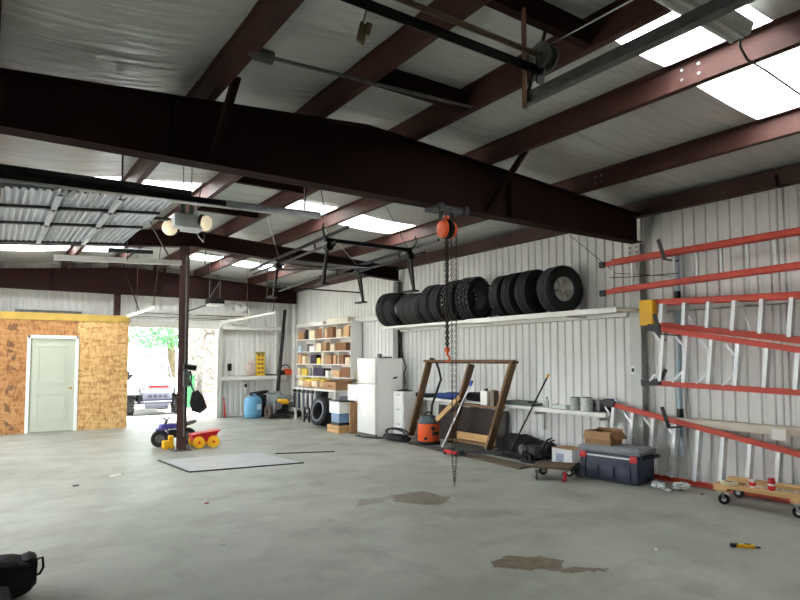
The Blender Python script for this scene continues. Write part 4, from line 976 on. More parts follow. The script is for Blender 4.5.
def caster(t, x, y, r, a, m, w_=0.034, z=0):
    d = Vector((math.cos(a), math.sin(a), 0)); c = Vector((x, y, r + z))
    cs = obj('caster', MB().lathe([(r * 0.35, -w_ / 2), (r * 0.9, -w_ / 2), (r, -w_ * 0.3), (r, w_ * 0.3), (r * 0.9, w_ / 2), (r * 0.35, w_ / 2)], c, d, 22, True), m, t, True, 35)
    obj('caster_hub', MB().cyl(c - d * (w_ * 0.55), c + d * (w_ * 0.55), r * 0.42), M_alu, cs, True, 40)
    n = Vector((-d.y, d.x, 0))
    fk = MB()
    for s_ in (-1, 1): fk.bar(c + d * (s_ * w_ * 0.72), c + d * (s_ * w_ * 0.72) + n * 0.02 + Vector((0, 0, r + 0.02)), r * 0.5, 0.004, tuple(d))
    fk.box(c + n * 0.02 + Vector((0, 0, r + 0.022)), (0.07, 0.07, 0.008))
    obj('caster_fork', fk, M_galv, cs, True)
t = thing('furniture_dolly', 'small carpeted dolly with red-rimmed casters left of the cooler', 'dolly', (6.32, 5.58, 0))
q = [(5.96, 5.66), (6.20, 5.24), (6.60, 5.48), (6.36, 5.92)]
obj('deck', MB().prism(q, 'z', 0.158, 0.182), mat('worn_carpet', (104, 84, 62), 0.95, 0, 0.2, 18, 0.3, 70), t, True)
for (x, y), a, mm in zip(((6.04, 5.66), (6.22, 5.35), (6.52, 5.52), (6.34, 5.82)), (2.4, -0.6, 0.4, 1.2), (M_dgalv, M_red, M_rubber, M_rubber)): caster(t, x, y, 0.062, a, mm)
# cooler with a box on top
cz = thing('cooler', 'large navy wheeled cooler with grey lid and red latches', 'cooler', (6.87, 5.03, 0), math.radians(7.6))
bt = MB(); hw, hl = 0.22, 0.42
bt.prism([(-hw + 0.03, -hl + 0.03), (hw - 0.03, -hl + 0.03), (hw - 0.03, hl - 0.03), (-hw + 0.03, hl - 0.03)], 'z', 0.02, 0.05)
bt.box((0, 0, 0.20), (2 * hw - 0.02, 2 * hl - 0.02, 0.34), None, 0.03)
for y in (-0.22, 0.0, 0.22): bt.box((-hw, y, 0.13), (0.02, 0.16, 0.16), None, 0.008)
for y in (-0.36, 0.36): bt.box((-hw + 0.005, y, 0.20), (0.03, 0.08, 0.34), None, 0.01)
obj('body', bt, M_navy, cz, smooth=40)
obj('lid', MB().box((0, 0, 0.405), (2 * hw + 0.02, 2 * hl + 0.02, 0.075), None, 0.025).box((0, 0, 0.445), (2 * hw - 0.08, 2 * hl - 0.08, 0.02), None, 0.008), M_lid, cz, smooth=40)
obj('trim_bar', MB().bx(-hw - 0.012, -hw + 0.002, -hl + 0.09, hl - 0.09, 0.315, 0.335, 0.004), M_alu, cz, label='silver trim bar')
for y in (-hl + 0.07, hl - 0.07): obj('latch', MB().box((-hw - 0.012, y, 0.325), (0.03, 0.095, 0.08), None, 0.01), M_red, cz, smooth=40, label='red latch')
obj('tow_handle', MB().tube([(-0.12, -hl, 0.33), (-0.12, -hl - 0.07, 0.36), (-0.1, -hl - 0.10, 0.36), (0.1, -hl - 0.10, 0.36), (0.12, -hl - 0.07, 0.36), (0.12, -hl, 0.33)], 0.018, 9), M_black, cz, smooth=50)
for y in (hl - 0.01,):
    for x in (-hw + 0.035, hw - 0.035): obj('wheel', MB().lathe([(0.02, -0.025), (0.085, -0.025), (0.095, -0.015), (0.095, 0.015), (0.085, 0.025), (0.02, 0.025)], (x, y + 0.03, 0.095), (1, 0, 0), 24, True), M_black, cz, smooth=35)
obj('drain_plug', MB().cyl((0.0, -hl + 0.005, 0.07), (0.0, -hl - 0.02, 0.07), 0.025), M_black, cz, smooth=40)
bx_ = thing('cardboard_box', 'open brown cardboard box standing on the cooler lid', 'box', (6.83, 5.20, 0.456), math.radians(6))
m = MB(); a, b_, h = 0.145, 0.19, 0.17
m.bx(-a, a, -b_, b_, 0, 0.005).bx(-a, -a + 0.005, -b_, b_, 0.005, h).bx(a - 0.005, a, -b_, b_, 0.005, h).bx(-a + 0.005, a - 0.005, -b_, -b_ + 0.005, 0.005, h).bx(-a + 0.005, a - 0.005, b_ - 0.005, b_, 0.005, h)
obj('body', m, M_card, bx_)
for (p, q, w_) in (((-a, 0, h), (-a - 0.035, 0, h - 0.10), 2 * b_), ((a, 0, h), (a + 0.05, 0, h + 0.02), 2 * b_)): obj('flap', MB().bar(p, q, w_, 0.004, (1, 0, 0.4)), M_card, bx_)
obj('flap', MB().bar((0, -b_, h), (0, -b_ - 0.07, h - 0.09), 2 * a, 0.004, (0, 1, 0)), M_card2, bx_); obj('flap', MB().bar((0, b_, h), (0, b_ - 0.12, h + 0.02), 2 * a, 0.004), M_card2, bx_)
# litter
for i, (x, y, dx, dy, dz_, lb) in enumerate(((7.0, 4.22, 0.2, 0.13, 0.09, 'crushed clear plastic wrap on the floor beside the cooler, largest piece'), (6.82, 4.42, 0.10, 0.14, 0.08, 'crumpled clear plastic cup next to the cooler corner'), (6.74, 4.22, 0.09, 0.07, 0.04, 'flattened clear plastic scrap nearest the viewer by the cooler'))):
    tag(obj('plastic_scrap', MB().pad((0, 0, dz_ / 2), (dx, dy, dz_), 0.3, 30 + i, amp=0.12), M_glass, loc=(x, y, 0.004), smooth=25), lb, 'litter', 'plastic scraps by the cooler')
# plank dolly at the right edge
t = thing('furniture_dolly', 'pale plank dolly on casters at the right edge, under the lowest ladder', 'dolly', (7.0, 3.4, 0))
dq = lambda u, v: Vector((6.62, 3.62, 0)) + Vector((0.60, 0.10, 0)) * u + Vector((0.05, -0.9, 0)) * v
for u0, u1 in ((0.0, 0.27), (0.72, 1.0)):
    A = [dq(u0, 0), dq(u1, 0), dq(u1, 1), dq(u0, 1)]; obj('long_plank', MB().prism([(p.x, p.y) for p in A], 'z', 0.185, 0.222), M_wood, t, True)
for v0, v1 in ((0.0, 0.16), (0.84, 1.0)):
    A = [dq(0, v0), dq(1, v0), dq(1, v1), dq(0, v1)]; obj('cross_plank', MB().prism([(p.x, p.y) for p in A], 'z', 0.148, 0.184), M_wood, t, True)
for u, v, a in ((0.1, 0.1, 0.5), (0.88, 0.1, 0.2), (0.1, 0.9, 0.4), (0.88, 0.9, 0.1)):
    p = dq(u, v); caster(t, p.x, p.y, 0.056, a, M_rubber, 0.034)
def drink_can(x, y, z, h, r, m, lb, m2):
    t = thing('drink_can', lb, 'can', (x, y, z))
    obj('body', MB().lathe([(0, 0.004), (r * 0.7, 0.0), (r * 0.82, 0.004), (r, 0.015), (r, h - 0.015), (r * 0.85, h - 0.003), (r * 0.82, h), (r * 0.8, h - 0.004), (0, h - 0.004)], n=22), m, t, smooth=40)
    obj('pull_tab', MB().box((0, 0.008, h - 0.001), (0.014, 0.024, 0.003), None, 0.001), M_alu, t)
    obj('band', MB().lathe([(r + 0.0006, h * 0.4), (r + 0.0006, h * 0.55)], n=22), m2, t, smooth=40)
p = dq(0.17, 0.62); drink_can(p.x, p.y, 0.2225, 0.125, 0.036, M_red, 'red drink can standing on the plank dolly', M_white_en)
p = dq(0.14, 0.42); t = thing('paper_cup', 'small red and white cup on the plank dolly left of the red can', 'cup', (p.x, p.y, 0.2225))
obj('cup_wall', MB().lathe([(0, 0.001), (0.026, 0.001), (0.036, 0.085), (0.033, 0.085), (0.024, 0.006), (0, 0.006)], n=20), M_white_en, t, smooth=40); obj('red_band', MB().lathe([(0.0292, 0.02), (0.0335, 0.06)], n=20), M_red, t, smooth=40, label='red band')
p = dq(0.13, 0.16); t = thing('tape_roll', 'flat pale tape roll lying on the plank dolly', 'tape roll', (p.x, p.y, 0.2225)); obj('roll', MB().lathe([(0.05, 0), (0.085, 0), (0.085, 0.03), (0.05, 0.03)], n=26, closed=True), mat('pale_tape', (206, 204, 170), 0.5, 0, 0.14, 20), t, smooth=35); obj('core', MB().lathe([(0.046, 0), (0.0495, 0), (0.0495, 0.03), (0.046, 0.03)], n=24, closed=True), M_card, t, smooth=35)
# things lying on the open floor
t = thing('utility_knife', 'yellow and black utility knife lying alone on the floor', 'knife', (5.30, 2.62, 0), math.radians(-48))
obj('handle', MB().box((-0.02, 0, 0.017), (0.15, 0.034, 0.03), None, 0.009), M_yellow, t, smooth=40); obj('grip', MB().box((-0.10, 0.002, 0.018), (0.06, 0.04, 0.034), (0, 0, 0.15), 0.01), M_black, t, smooth=40, label='black grip'); obj('slider', MB().box((0.0, 0, 0.034), (0.05, 0.014, 0.008), None, 0.003), M_black, t); obj('blade_guard', MB().box((0.07, 0.0, 0.014), (0.05, 0.022, 0.016), None, 0.004), M_dgalv, t)
t = thing('duffel_bag', 'black duffel bag on the floor at the lower left edge', 'bag', (0.12, 4.86, 0))
obj('body', MB().pad((0, 0, 0.13), (0.42, 0.36, 0.27), 0.15, 21, amp=0.035), M_clothk, t, smooth=60)
obj('end_pocket', MB().pad((0.17, 0.02, 0.19), (0.10, 0.24, 0.14), 0.2, 22, amp=0.02), M_clothk, t, smooth=60)
obj('strap', MB().tube([(0.21, 0.06, 0.2), (0.25, 0.05, 0.21), (0.255, 0.03, 0.15), (0.235, 0.03, 0.11), (0.2, 0.03, 0.1)], 0.009, 7), M_black, t, smooth=50)
obj('zip', MB().tube([(-0.19, -0.08, 0.24), (-0.1, -0.10, 0.265), (0.0, -0.10, 0.268), (0.1, -0.10, 0.262)], 0.004, 5), M_galv, t, smooth=50)
t = thing('duffel_bag', 'dark bundle with white cord lying in front of the duffel bag at lower left', 'bag', (0.02, 4.44, 0))
obj('body', MB().pad((0, 0, 0.09), (0.34, 0.36, 0.19), 0.2, 24, amp=0.03), M_clothk, t, smooth=60)
obj('cord', MB().tube([(-0.12, -0.12, 0.16), (-0.02, -0.1, 0.19), (0.06, -0.08, 0.17), (0.12, -0.06, 0.14), (0.17, -0.05, 0.08)], 0.006, 6), M_white_en, t, smooth=50, label='white cord')
for (x, y, sx, sy, mm, lb, nm) in ((4.62, 3.02, 0.035, 0.025, M_white_en, 'small white scrap on the floor right of the brown stain', 'paper_scrap'), (2.05, 6.75, 0.05, 0.018, M_red, 'short red straw on the floor', 'red_straw'), (1.52, 9.05, 0.16, 0.07, M_white_en, 'flat white paper scrap on the floor near the steel plate', 'paper_scrap'), (0.98, 8.6, 0.07, 0.03, M_black, 'small black scrap on the floor left of the steel plate', 'rubber_scrap'), (1.72, 5.18, 0.035, 0.025, M_white_en, 'tiny white scrap on the open floor at centre left', 'paper_scrap'), (6.96, 3.94, 0.05, 0.035, M_card2, 'small brown scrap on the floor between the litter and the plank dolly', 'cardboard_scrap')):
    tag(obj(nm, MB().box((0, 0, 0.006), (sx, sy, 0.010), (0.0, 0.0, 0.5), 0.003), mm, loc=(x, y, 0.0)), lb, 'litter')
# steel floor plate
t = thing('floor_plate', 'thin steel plate with dark edges lying on the floor by the slim column', 'floor plate', (3.6, 9.3, 0))
qp = [(2.30, 10.25), (2.34, 8.75), (4.1, 8.28), (4.95, 9.45), (4.55, 10.0)]
qp = [(2.28, 10.0), (2.40, 8.72), (4.05, 8.52), (3.85, 9.9)]
obj('plate', MB().prism(qp, 'z', 0.0005, 0.008), mat('pale_steel_plate', (172, 174, 176), 0.42, 0.1, 0.08, 3), t, True)
for a, b_ in ((0, 1), (1, 2)): obj('edge_bar', MB().bar((*qp[a], 0.008), (*qp[b_], 0.008), 0.035, 0.014), M_blackm, t, True)
tag(obj('edge_bar', MB().bar((4.05, 9.62, 0.006), (4.98, 9.28, 0.006), 0.04, 0.012), M_blackm, loc=(4.5, 9.45, 0.0), world=True), 'loose dark steel bar on the floor right of the steel plate', 'bar')

# ================================================================== refrigerator and drawers
t = thing('refrigerator', 'white top-freezer refrigerator against the right wall', 'refrigerator', (6.80, 10.70, 0))
obj('cabinet', MB().bx(6.53, 7.14, 10.36, 11.05, 0.03, 1.60, 0.012), M_white_en, t, True, 40)
for z0, z1, nm in ((0.07, 1.07, 'door'), (1.08, 1.595, 'freezer_door')):
    dr = obj(nm, MB().bx(6.465, 6.525, 10.355, 11.055, z0, z1, 0.015), M_white_en, t, True, 40)
    hy_ = 10.98
    hz = (z1 - 0.42, z1 - 0.06) if nm == 'door' else (z0 + 0.05, z0 + 0.36)
    obj('handle', MB().tube([(6.466, hy_, hz[0]), (6.43, hy_, hz[0] + 0.02), (6.43, hy_, hz[1] - 0.02), (6.466, hy_, hz[1])], 0.012, 8), M_white_en, dr, True, 50)
obj('toe_grille', MB().bx(6.50, 6.55, 10.37, 11.04, 0.0, 0.065), M_dgalv, t, True)
obj('hinge_cover', MB().bx(6.48, 6.56, 10.37, 10.45, 1.6, 1.615, 0.004), M_greyp, t, True)
tag(obj('fridge_magnet', MB().box((0, 0, 0), (0.10, 0.012, 0.035), (0, -0.2, 0), 0.004), M_black, loc=(6.95, 10.3535, 1.20)), 'small black magnet on the side of the refrigerator', 'magnet')
can(6.74, 10.62, 1.601, 0.05, 0.085, 'small grey can on top of the refrigerator', M_dgalv, M_dgalv, 'can', 'tin_can')
t = thing('tray', 'flat grey tray lying on top of the refrigerator', 'tray', (6.95, 10.75, 1.601)); obj('base', MB().box((0, 0, 0.01), (0.2, 0.26, 0.02), None, 0.004), M_dgalv, t); obj('rim', MB().bx(-0.1, 0.1, -0.13, -0.122, 0.02, 0.035).bx(-0.1, -0.092, -0.13, 0.13, 0.02, 0.035), M_dgalv, t)
t = thing('drawer_unit', 'slim white plastic drawer unit right of the refrigerator', 'drawers', (7.02, 10.05, 0))
obj('case', MB().bx(6.90, 7.20, 9.98, 10.33, 0.0, 0.93, 0.008), M_white_en, t, True)
for k, (z0, z1) in enumerate(((0.05, 0.32), (0.34, 0.61), (0.63, 0.90))):
    dw = obj('drawer', MB().bx(6.882, 6.90, 9.995, 10.315, z0, z1, 0.006), M_white_en, t, True); obj('pull', MB().bx(6.868, 6.883, 10.09, 10.21, z1 - 0.05, z1 - 0.025, 0.004), M_greyp, dw, True)
tag(obj('black_tray', MB().box((0, 0, 0.012), (0.2, 0.26, 0.022), None, 0.004).box((0.02, 0.02, 0.032), (0.1, 0.14, 0.018), None, 0.004), M_black, loc=(7.05, 10.15, 0.931)), 'small black tray on top of the slim drawer unit', 'tray')
tag(obj('hanging_lead', MB().tube([(7.34, 10.70, 2.10), (7.33, 10.66, 1.8), (7.30, 10.58, 1.6), (7.33, 10.50, 1.42), (7.28, 10.52, 1.28), (7.30, 10.5, 1.05)], 0.011, 7), M_black, loc=(7.34, 10.7, 2.1), world=True, smooth=50), 'black cord hanging behind the refrigerator below the tyre shelf', 'cord')

# ================================================================== box shelves in the far corner
SX0, SX1 = 7.16, 7.455
t = thing('shelf_unit', 'white wall shelf unit full of small boxes in the far right corner', 'shelves', (7.3, 14, 1.12))
SY0, SY1 = 12.55, 15.62
rows = [1.14, 1.46, 1.79, 2.12, 2.48]
for i, z in enumerate(rows): obj('shelf_board', MB().bx(SX0, SX1, SY0 + 0.021, SY1 - 0.021, z - 0.022, z), M_white, t, True)
for y in (SY0 + 0.01, SY1 - 0.01): obj('side_panel', MB().bx(SX0, SX1, y - 0.011, y + 0.011, rows[0] - 0.024, 2.50), M_white, t, True)
obj('back_panel', MB().bx(SX1 + 0.001, SX1 + 0.012, SY0, SY1, rows[0] - 0.024, 2.48), M_white, t, True)
divs = {0: (13.55, 14.62), 1: (13.2, 13.95, 14.78), 2: (13.62, 14.5), 3: (13.3, 14.05, 14.85)}
for r, ys in divs.items():
    for y in ys: obj('divider', MB().bx(SX0 + 0.01, SX1, y - 0.008, y + 0.008, rows[r], rows[r + 1] - 0.022), M_white, t, True)
obj('side_sheet', MB().bx(SX1, 7.47, 15.63, 16.08, 1.14, 2.46), M_white, t, True)
def carton(x, y, z, dx, dy, h, m, lb, nm='cardboard_box', lidm=None, group=None, rz=0.0):
    t = thing(nm, lb, 'box', (x, y, z), rz, group)
    obj('body', MB().bx(-dx / 2, dx / 2, -dy / 2, dy / 2, 0, h, 0.004), m, t)
    obj('flap', MB().bx(-dx / 2, -0.003, -dy / 2, dy / 2, h + 0.0005, h + 0.005).bx(0.003, dx / 2, -dy / 2, dy / 2, h + 0.0005, h + 0.005), lidm or m, t)
    return t
C_ = {'brown': M_card, 'dark brown': M_card2, 'tan': mat('tan_carton', (204, 164, 122), 0.8, 0, 0.08, 9), 'cream': mat('cream_carton', (228, 206, 176), 0.8, 0, 0.06, 9),
      'white': M_white_en, 'yellow': mat('yellow_carton', (232, 204, 84), 0.7, 0, 0.1, 12), 'black': M_black, 'purple-black': mat('plum_case', (58, 46, 72), 0.6), 'grey': mat('grey_carton', (150, 148, 146), 0.7),
      'pale blue': mat('pale_blue_carton', (176, 196, 210), 0.6)}
rown = {0: 'bottom', 1: 'third', 2: 'second', 3: 'top'}
items = {3: [('brown', 0.36, 0.20), ('black', 0.16, 0.26), ('cream', 0.30, 0.22), ('dark brown', 0.34, 0.25), ('tan', 0.14, 0.24), ('dark brown', 0.22, 0.27), ('cream', 0.20, 0.2), ('tan', 0.26, 0.26)],
         2: [('pale blue', 0.22, 0.16), ('grey', 0.30, 0.2), ('white', 0.3, 0.14), ('cream', 0.28, 0.2), ('brown', 0.2, 0.22), ('cream', 0.16, 0.17), ('dark brown', 0.5, 0.2)],
         1: [('tan', 0.20, 0.25), ('cream', 0.2, 0.2), ('purple-black', 0.30, 0.24), ('yellow', 0.2, 0.15), ('cream', 0.12, 0.24), ('brown', 0.36, 0.22), ('tan', 0.16, 0.2), ('dark brown', 0.24, 0.22), ('cream', 0.22, 0.16)],
         0: [('cream', 0.16, 0.2), ('yellow', 0.34, 0.18), ('grey', 0.14, 0.2), ('purple-black', 0.62, 0.2), ('white', 0.14, 0.15), ('tan', 0.4, 0.16), ('dark brown', 0.46, 0.24)]}
ordn = ['first', 'second', 'third', 'fourth', 'fifth', 'sixth', 'seventh', 'eighth', 'ninth']
rb = random.Random(11)
for r, L_ in items.items():
    tot = sum(w for _, w, _ in L_); bounds = [SY1 - 0.03] + sorted(divs[r], reverse=True) + [SY0 + 0.03]
    gap = (SY1 - SY0 - 0.22 - tot) / max(1, len(L_)); y = SY1 - 0.06
    for i, (c, w, h) in enumerate(L_):
        y1 = y - w
        for d_ in divs[r]:
            if y1 - 0.012 < d_ < y + 0.012:
                y = d_ - 0.014; y1 = y - w
        if y1 < SY0 + 0.03: break
        dx = rb.uniform(0.18, 0.26)
        # a box shows its front and carries flaps; every box is its own thing
        carton(SX0 + 0.02 + dx / 2, (y + y1) / 2, rows[r] + 0.001, dx, w - 0.01, min(h, rows[r + 1] - rows[r] - 0.04), C_[c], '%s box, %s from the left in the %s row of the wall shelves' % (c, ordn[i], rown[r]), 'storage_box', C_[rb.choice(['cream', 'tan', c])], 'boxes on the wall shelves')
        y = y1 - max(0.012, gap * rb.uniform(0.6, 1.2))
for (y0, y1, h, mm, lb) in ((14.05, 14.85, 0.07, M_white_en, 'long flat white carton lying on top of the box shelves'), (12.75, 13.85, 0.12, M_offw, 'long cream carton lying on top of the box shelves, at their right end')):
    carton(7.28, (y0 + y1) / 2, 2.481, 0.2, y1 - y0, h, mm, lb, 'long_carton')
t = thing('long_carton', 'thin yellow carton standing in the gap right of the box shelves', 'box', (7.36, 12.508, 1.06)); obj('body', MB().box((0, 0, 0.12), (0.1, 0.06, 0.24), None, 0.004), C_['yellow'], t); obj('cap', MB().box((0, 0, 0.25), (0.1, 0.06, 0.02)), C_['cream'], t)
# saw on the lower ledge left of the shelves
t = thing('chain_saw', 'black and orange saw with hoop handle on the far wall ledge in the corner', 'saw', (7.1, 16.45, 1.121))
obj('body', MB().box((7.29, 16.45, 1.215), (0.26, 0.15, 0.17), (0, 0.1, 0), 0.03), M_orangep, t, True, 40)
obj('rear_grip', MB().box((7.08, 16.45, 1.20), (0.2, 0.13, 0.13), None, 0.03), M_black, t, True, 40)
obj('hoop_handle', MB().tube([(7.21 + 0.15 * math.cos(a), 16.45 + 0.02 * math.sin(a), 1.27 + 0.15 * math.sin(a)) for a in [0.1 + 0.3 * k for k in range(11)]], 0.014, 8), M_black, t, True, 50)
# work table below the shelves with its load
t = thing('work_table', 'low white work table under the box shelves', 'table', (7.0, 13.9, 0))
obj('top', MB().bx(6.86, 7.42, 12.75, 15.15, 0.80, 0.84, 0.004), M_white, t, True)
for x in (6.90, 7.38):
    for y in (12.82, 15.05): obj('leg', MB().bx(x - 0.025, x + 0.025, y - 0.025, y + 0.025, 0, 0.80), M_white, t, True)
for i, (y, w, h, c, lb) in enumerate(((14.85, 0.32, 0.26, 'cream', 'cream cloth sack at the left end of the work table'), (14.45, 0.36, 0.22, 'tan', 'tan cloth sack second from the left on the work table'), (14.02, 0.40, 0.27, 'cream', 'plump cream sack at the middle of the work table'), (13.62, 0.30, 0.24, 'tan', 'tan sack leaning on the open cardboard tray'))):
    t = thing('cloth_sack', lb, 'sack', (7.08, y, 0.842)); obj('body', MB().pad((0, 0, h * 0.42), (0.34, w * 0.92, h * 0.84), 0.1, 50 + i, amp=0.035), C_[c], t, smooth=60); obj('flap', MB().pad((0, 0, h * 0.86), (0.3, w * 0.8, 0.06), 0.1, 60 + i, amp=0.03), C_['yellow'], t, smooth=60, label='yellow top')
t = thing('cardboard_tray', 'wide brown cardboard tray on the right end of the work table', 'box', (7.1, 13.08, 0.841))
m = MB().bx(-0.22, 0.22, -0.3, 0.3, 0, 0.006).bx(-0.22, -0.214, -0.3, 0.3, 0.006, 0.2).bx(0.214, 0.22, -0.3, 0.3, 0.006, 0.26).bx(-0.214, 0.214, -0.3, -0.294, 0.006, 0.22).bx(-0.214, 0.214, 0.294, 0.3, 0.006, 0.22)
obj('body', m, M_card, t); obj('label_strip', MB().bx(-0.224, -0.2205, -0.12, 0.1, 0.06, 0.12), M_card2, t)
tn_ = 0
for y, mm, lb in ((15.0, 'black', 'black clamp hanging under the left end of the work table'), (14.72, 'b', 'dark blue-handled tool hanging under the work table, second from left'), (14.46, 'g', 'grey-handled tool hanging under the work table, third from left'), (14.2, 'b', 'dark blue-handled tool hanging under the work table, fourth from left'), (13.95, 'g', 'grey-handled tool hanging nearest the black basket')):
    t = thing('hanging_tool', lb, 'tool', (6.84, y, 0.3), 0, 'tools hanging under the work table')
    mt = {'black': M_black, 'b': mat('dark_blue_grip', (58, 62, 86), 0.5), 'g': mat('steel_grey_grip', (124, 128, 142), 0.5)}[mm]
    obj('handle', MB().cyl((0, 0, 0.0), (0, 0, 0.40), 0.032), mt, t, smooth=40); obj('head', MB().box((0, 0, 0.45), (0.05, 0.14, 0.08), None, 0.01), M_black, t, smooth=40); obj('hook', MB().tube([(0, 0, 0.48), (0.0, 0, 0.525), (0.03, 0, 0.545), (0.045, 0, 0.52)], 0.006, 6), M_galv, t)
t = thing('hand_clamp', 'black bar clamp hanging on the white board at the corner', 'clamp', (7.462, 15.6, 0.7)); obj('bar', MB().bx(-0.015, 0.0, -0.02, 0.02, 0.0, 0.32), M_black, t); obj('jaw', MB().bx(-0.04, 0.0, -0.02, 0.22, 0.28, 0.33, 0.005).bar((-0.02, 0.22, 0.3), (-0.02, 0.27, 0.2), 0.03, 0.03), M_black, t)
t = thing('black_basket', 'black basket hanging under the work table right of the tools', 'basket', (6.95, 13.62, 0.44)); obj('basket_wall', MB().lathe([(0, 0), (0.13, 0), (0.17, 0.34), (0.16, 0.34), (0.12, 0.012), (0, 0.012)], n=22), M_black, t, smooth=40); obj('hoop', MB().tube([(0, -0.15, 0.33), (0, -0.08, 0.357), (0, 0.08, 0.357), (0, 0.15, 0.33)], 0.008, 6), M_blackm, t)
t = thing('crate', 'dark blue-grey crate on the floor under the work table', 'crate', (7.12, 13.2, 0)); m = MB().bx(-0.2, 0.2, -0.28, 0.28, 0, 0.012)
for z in (0.04, 0.16, 0.28): m.bx(-0.2, -0.188, -0.28, 0.28, z, z + 0.09).bx(0.188, 0.2, -0.28, 0.28, z, z + 0.09).bx(-0.188, 0.188, -0.28, -0.268, z, z + 0.09).bx(-0.188, 0.188, 0.268, 0.28, z, z + 0.09)
obj('crate_body', m, M_navy, t)
for x, y in ((-0.18, -0.26), (-0.18, 0.26), (0.18, -0.26), (0.18, 0.26)): obj('corner_post', MB().bx(x - 0.018, x + 0.018, y - 0.018, y + 0.018, 0.012, 0.38), M_navy, t)
t = thing('scissor_stand', 'small black cross-legged stand on the floor left of the big tyre', 'stand', (6.72, 14.0, 0))
for y in (-0.14, 0.14): obj('post', MB().bx(-0.02, 0.02, y - 0.02, y + 0.02, 0, 0.34), M_black, t)
for s_ in (-1, 1): obj('cross_brace', MB().bar((0, -0.12 * s_, 0.04), (0, 0.12 * s_, 0.30), 0.012, 0.03, (1, 0, 0)), M_black, t)
obj('top_bar', MB().bx(-0.02, 0.02, -0.16, 0.16, 0.34, 0.37), M_black, t)
# big tyre leaning
t = thing('tyre', 'big black tyre with grey sidewall leaning on the floor left of the refrigerator', 'tyre', (6.58, 12.85, 0.355))
t.rotation_euler = (math.radians(-10), 0, math.radians(-84))
obj('tyre_casing', tyre_mb(0.335, 0.30, 0.19, False, 44, 4), M_rubber, t, smooth=35)
obj('sidewall_band', MB().lathe([(0.20, -0.152), (0.245, -0.1525), (0.25, -0.150), (0.20, -0.149)], (0, 0, 0), (0, 1, 0), 40), mat('grey_sidewall', (104, 106, 116), 0.7), t, smooth=40, label='grey sidewall band')
# pile left of the refrigerator
t = thing('wooden_crate', 'pale wooden crate on the floor at the foot of the pile by the refrigerator', 'crate', (6.38, 11.66, 0), 0.05)
for z in (0.0, 0.085): 
    for x in (-0.16, 0.16): obj('slat', MB().bx(x - 0.008, x + 0.008, -0.24, 0.24, z + 0.01, z + 0.085), M_wood, t)
    for y in (-0.232, 0.232): obj('slat', MB().bx(-0.151, 0.151, y - 0.008, y + 0.008, z + 0.01, z + 0.085), M_wood, t)
obj('bottom', MB().bx(-0.15, 0.15, -0.22, 0.22, 0.01, 0.022), M_wood, t)
t = thing('plastic_tub', 'dark tub with clear blue side sitting in the wooden crate', 'tub', (6.38, 11.64, 0.023)); obj('tub_base', MB().bx(-0.13, 0.13, -0.19, 0.19, 0, 0.20, 0.01), M_black, t); obj('tub_wall', MB().bx(-0.12, 0.12, -0.18, 0.18, 0.201, 0.40, 0.01), mat('blue_clear_plastic', (112, 140, 176), 0.2), t, label='clear blue upper part')
carton(6.38, 11.63, 0.425, 0.30, 0.44, 0.24, M_white_en, 'white box on top of the tub beside the refrigerator', 'white_box', M_black)
t = thing('black_board', 'thin black board lying on the white box by the refrigerator', 'board', (6.40, 11.62, 0.672)); obj('sheet', MB().box((0, 0, 0.012), (0.36, 0.52, 0.02), (0.0, 0.03, 0), 0.003), M_black, t); obj('edge', MB().bx(-0.185, -0.181, -0.24, 0.24, 0.0, 0.02), M_dgalv, t)
t = thing('brown_plank', 'brown plank standing on end between the pile and the refrigerator', 'plank', (6.52, 11.30, 0)); obj('board', MB().bx(-0.09, 0.09, -0.02, 0.02, 0, 0.66, 0.004), M_card, t); obj('end_strip', MB().bx(-0.092, 0.092, -0.022, 0.022, 0.661, 0.675), M_card2, t)
carton(6.95, 12.1, 0.0, 0.4, 0.5, 0.72, M_navy, 'tall dark box behind the white box by the refrigerator', 'dark_box', M_black)
carton(6.78, 11.55, 0.0, 0.3, 0.40, 1.02, M_white_en, 'tall white carton standing close beside the refrigerator', 'white_box')
# ================================================================== far wall things
t = thing('blue_drum', 'pale blue plastic drum standing on the floor by the far wall', 'drum', (6.0, 15.82, 0))
obj('body', MB().lathe([(0, 0.01), (0.19, 0.01), (0.215, 0.03), (0.235, 0.12), (0.235, 0.42), (0.225, 0.50), (0.18, 0.565), (0.16, 0.575), (0, 0.575)], n=28), M_blue, t, smooth=40)
obj('bung', MB().cyl((-0.08, -0.03, 0.575), (-0.08, -0.03, 0.61), 0.04), M_blue, t, smooth=40)
obj('handle', MB().tube([(0.05, -0.08, 0.57), (0.05, -0.08, 0.63), (0.05, 0.08, 0.63), (0.05, 0.08, 0.57)], 0.016, 8), M_blue, t, smooth=50)
obj('label_plate', MB().bx(0.03, 0.15, -0.237, -0.232, 0.24, 0.38), mat('pale_drum_label', (190, 214, 224), 0.5), t)
t = thing('tool_bin', 'dark blue bin with tools behind the blue drum', 'bin', (6.30, 16.22, 0)); obj('bin_wall', MB().bx(-0.2, 0.2, -0.14, 0.14, 0.0, 0.60, 0.02), M_navy, t, smooth=40); obj('lid', MB().box((0.03, 0, 0.65), (0.46, 0.3, 0.08), (0, -0.15, 0), 0.02), M_black, t, smooth=40)
t = thing('pressure_washer', 'yellow and black engine machine on wheels in the far corner', 'machine', (6.70, 15.5, 0))
obj('deck', MB().bx(6.36, 7.06, 15.22, 15.72, 0.10, 0.15, 0.01), M_blackm, t, True)
obj('engine', MB().box((6.66, 15.46, 0.30), (0.3, 0.3, 0.28), None, 0.04), M_blackm, t, True, 40)
obj('engine_cover', MB().box((6.70, 15.42, 0.44), (0.26, 0.26, 0.12), (0.1, 0, 0), 0.04), M_yellow, t, True, 40, label='yellow engine cover')
obj('muffler', MB().cyl((6.86, 15.35, 0.36), (7.0, 15.35, 0.36), 0.07), M_dgalv, t, True, 40)
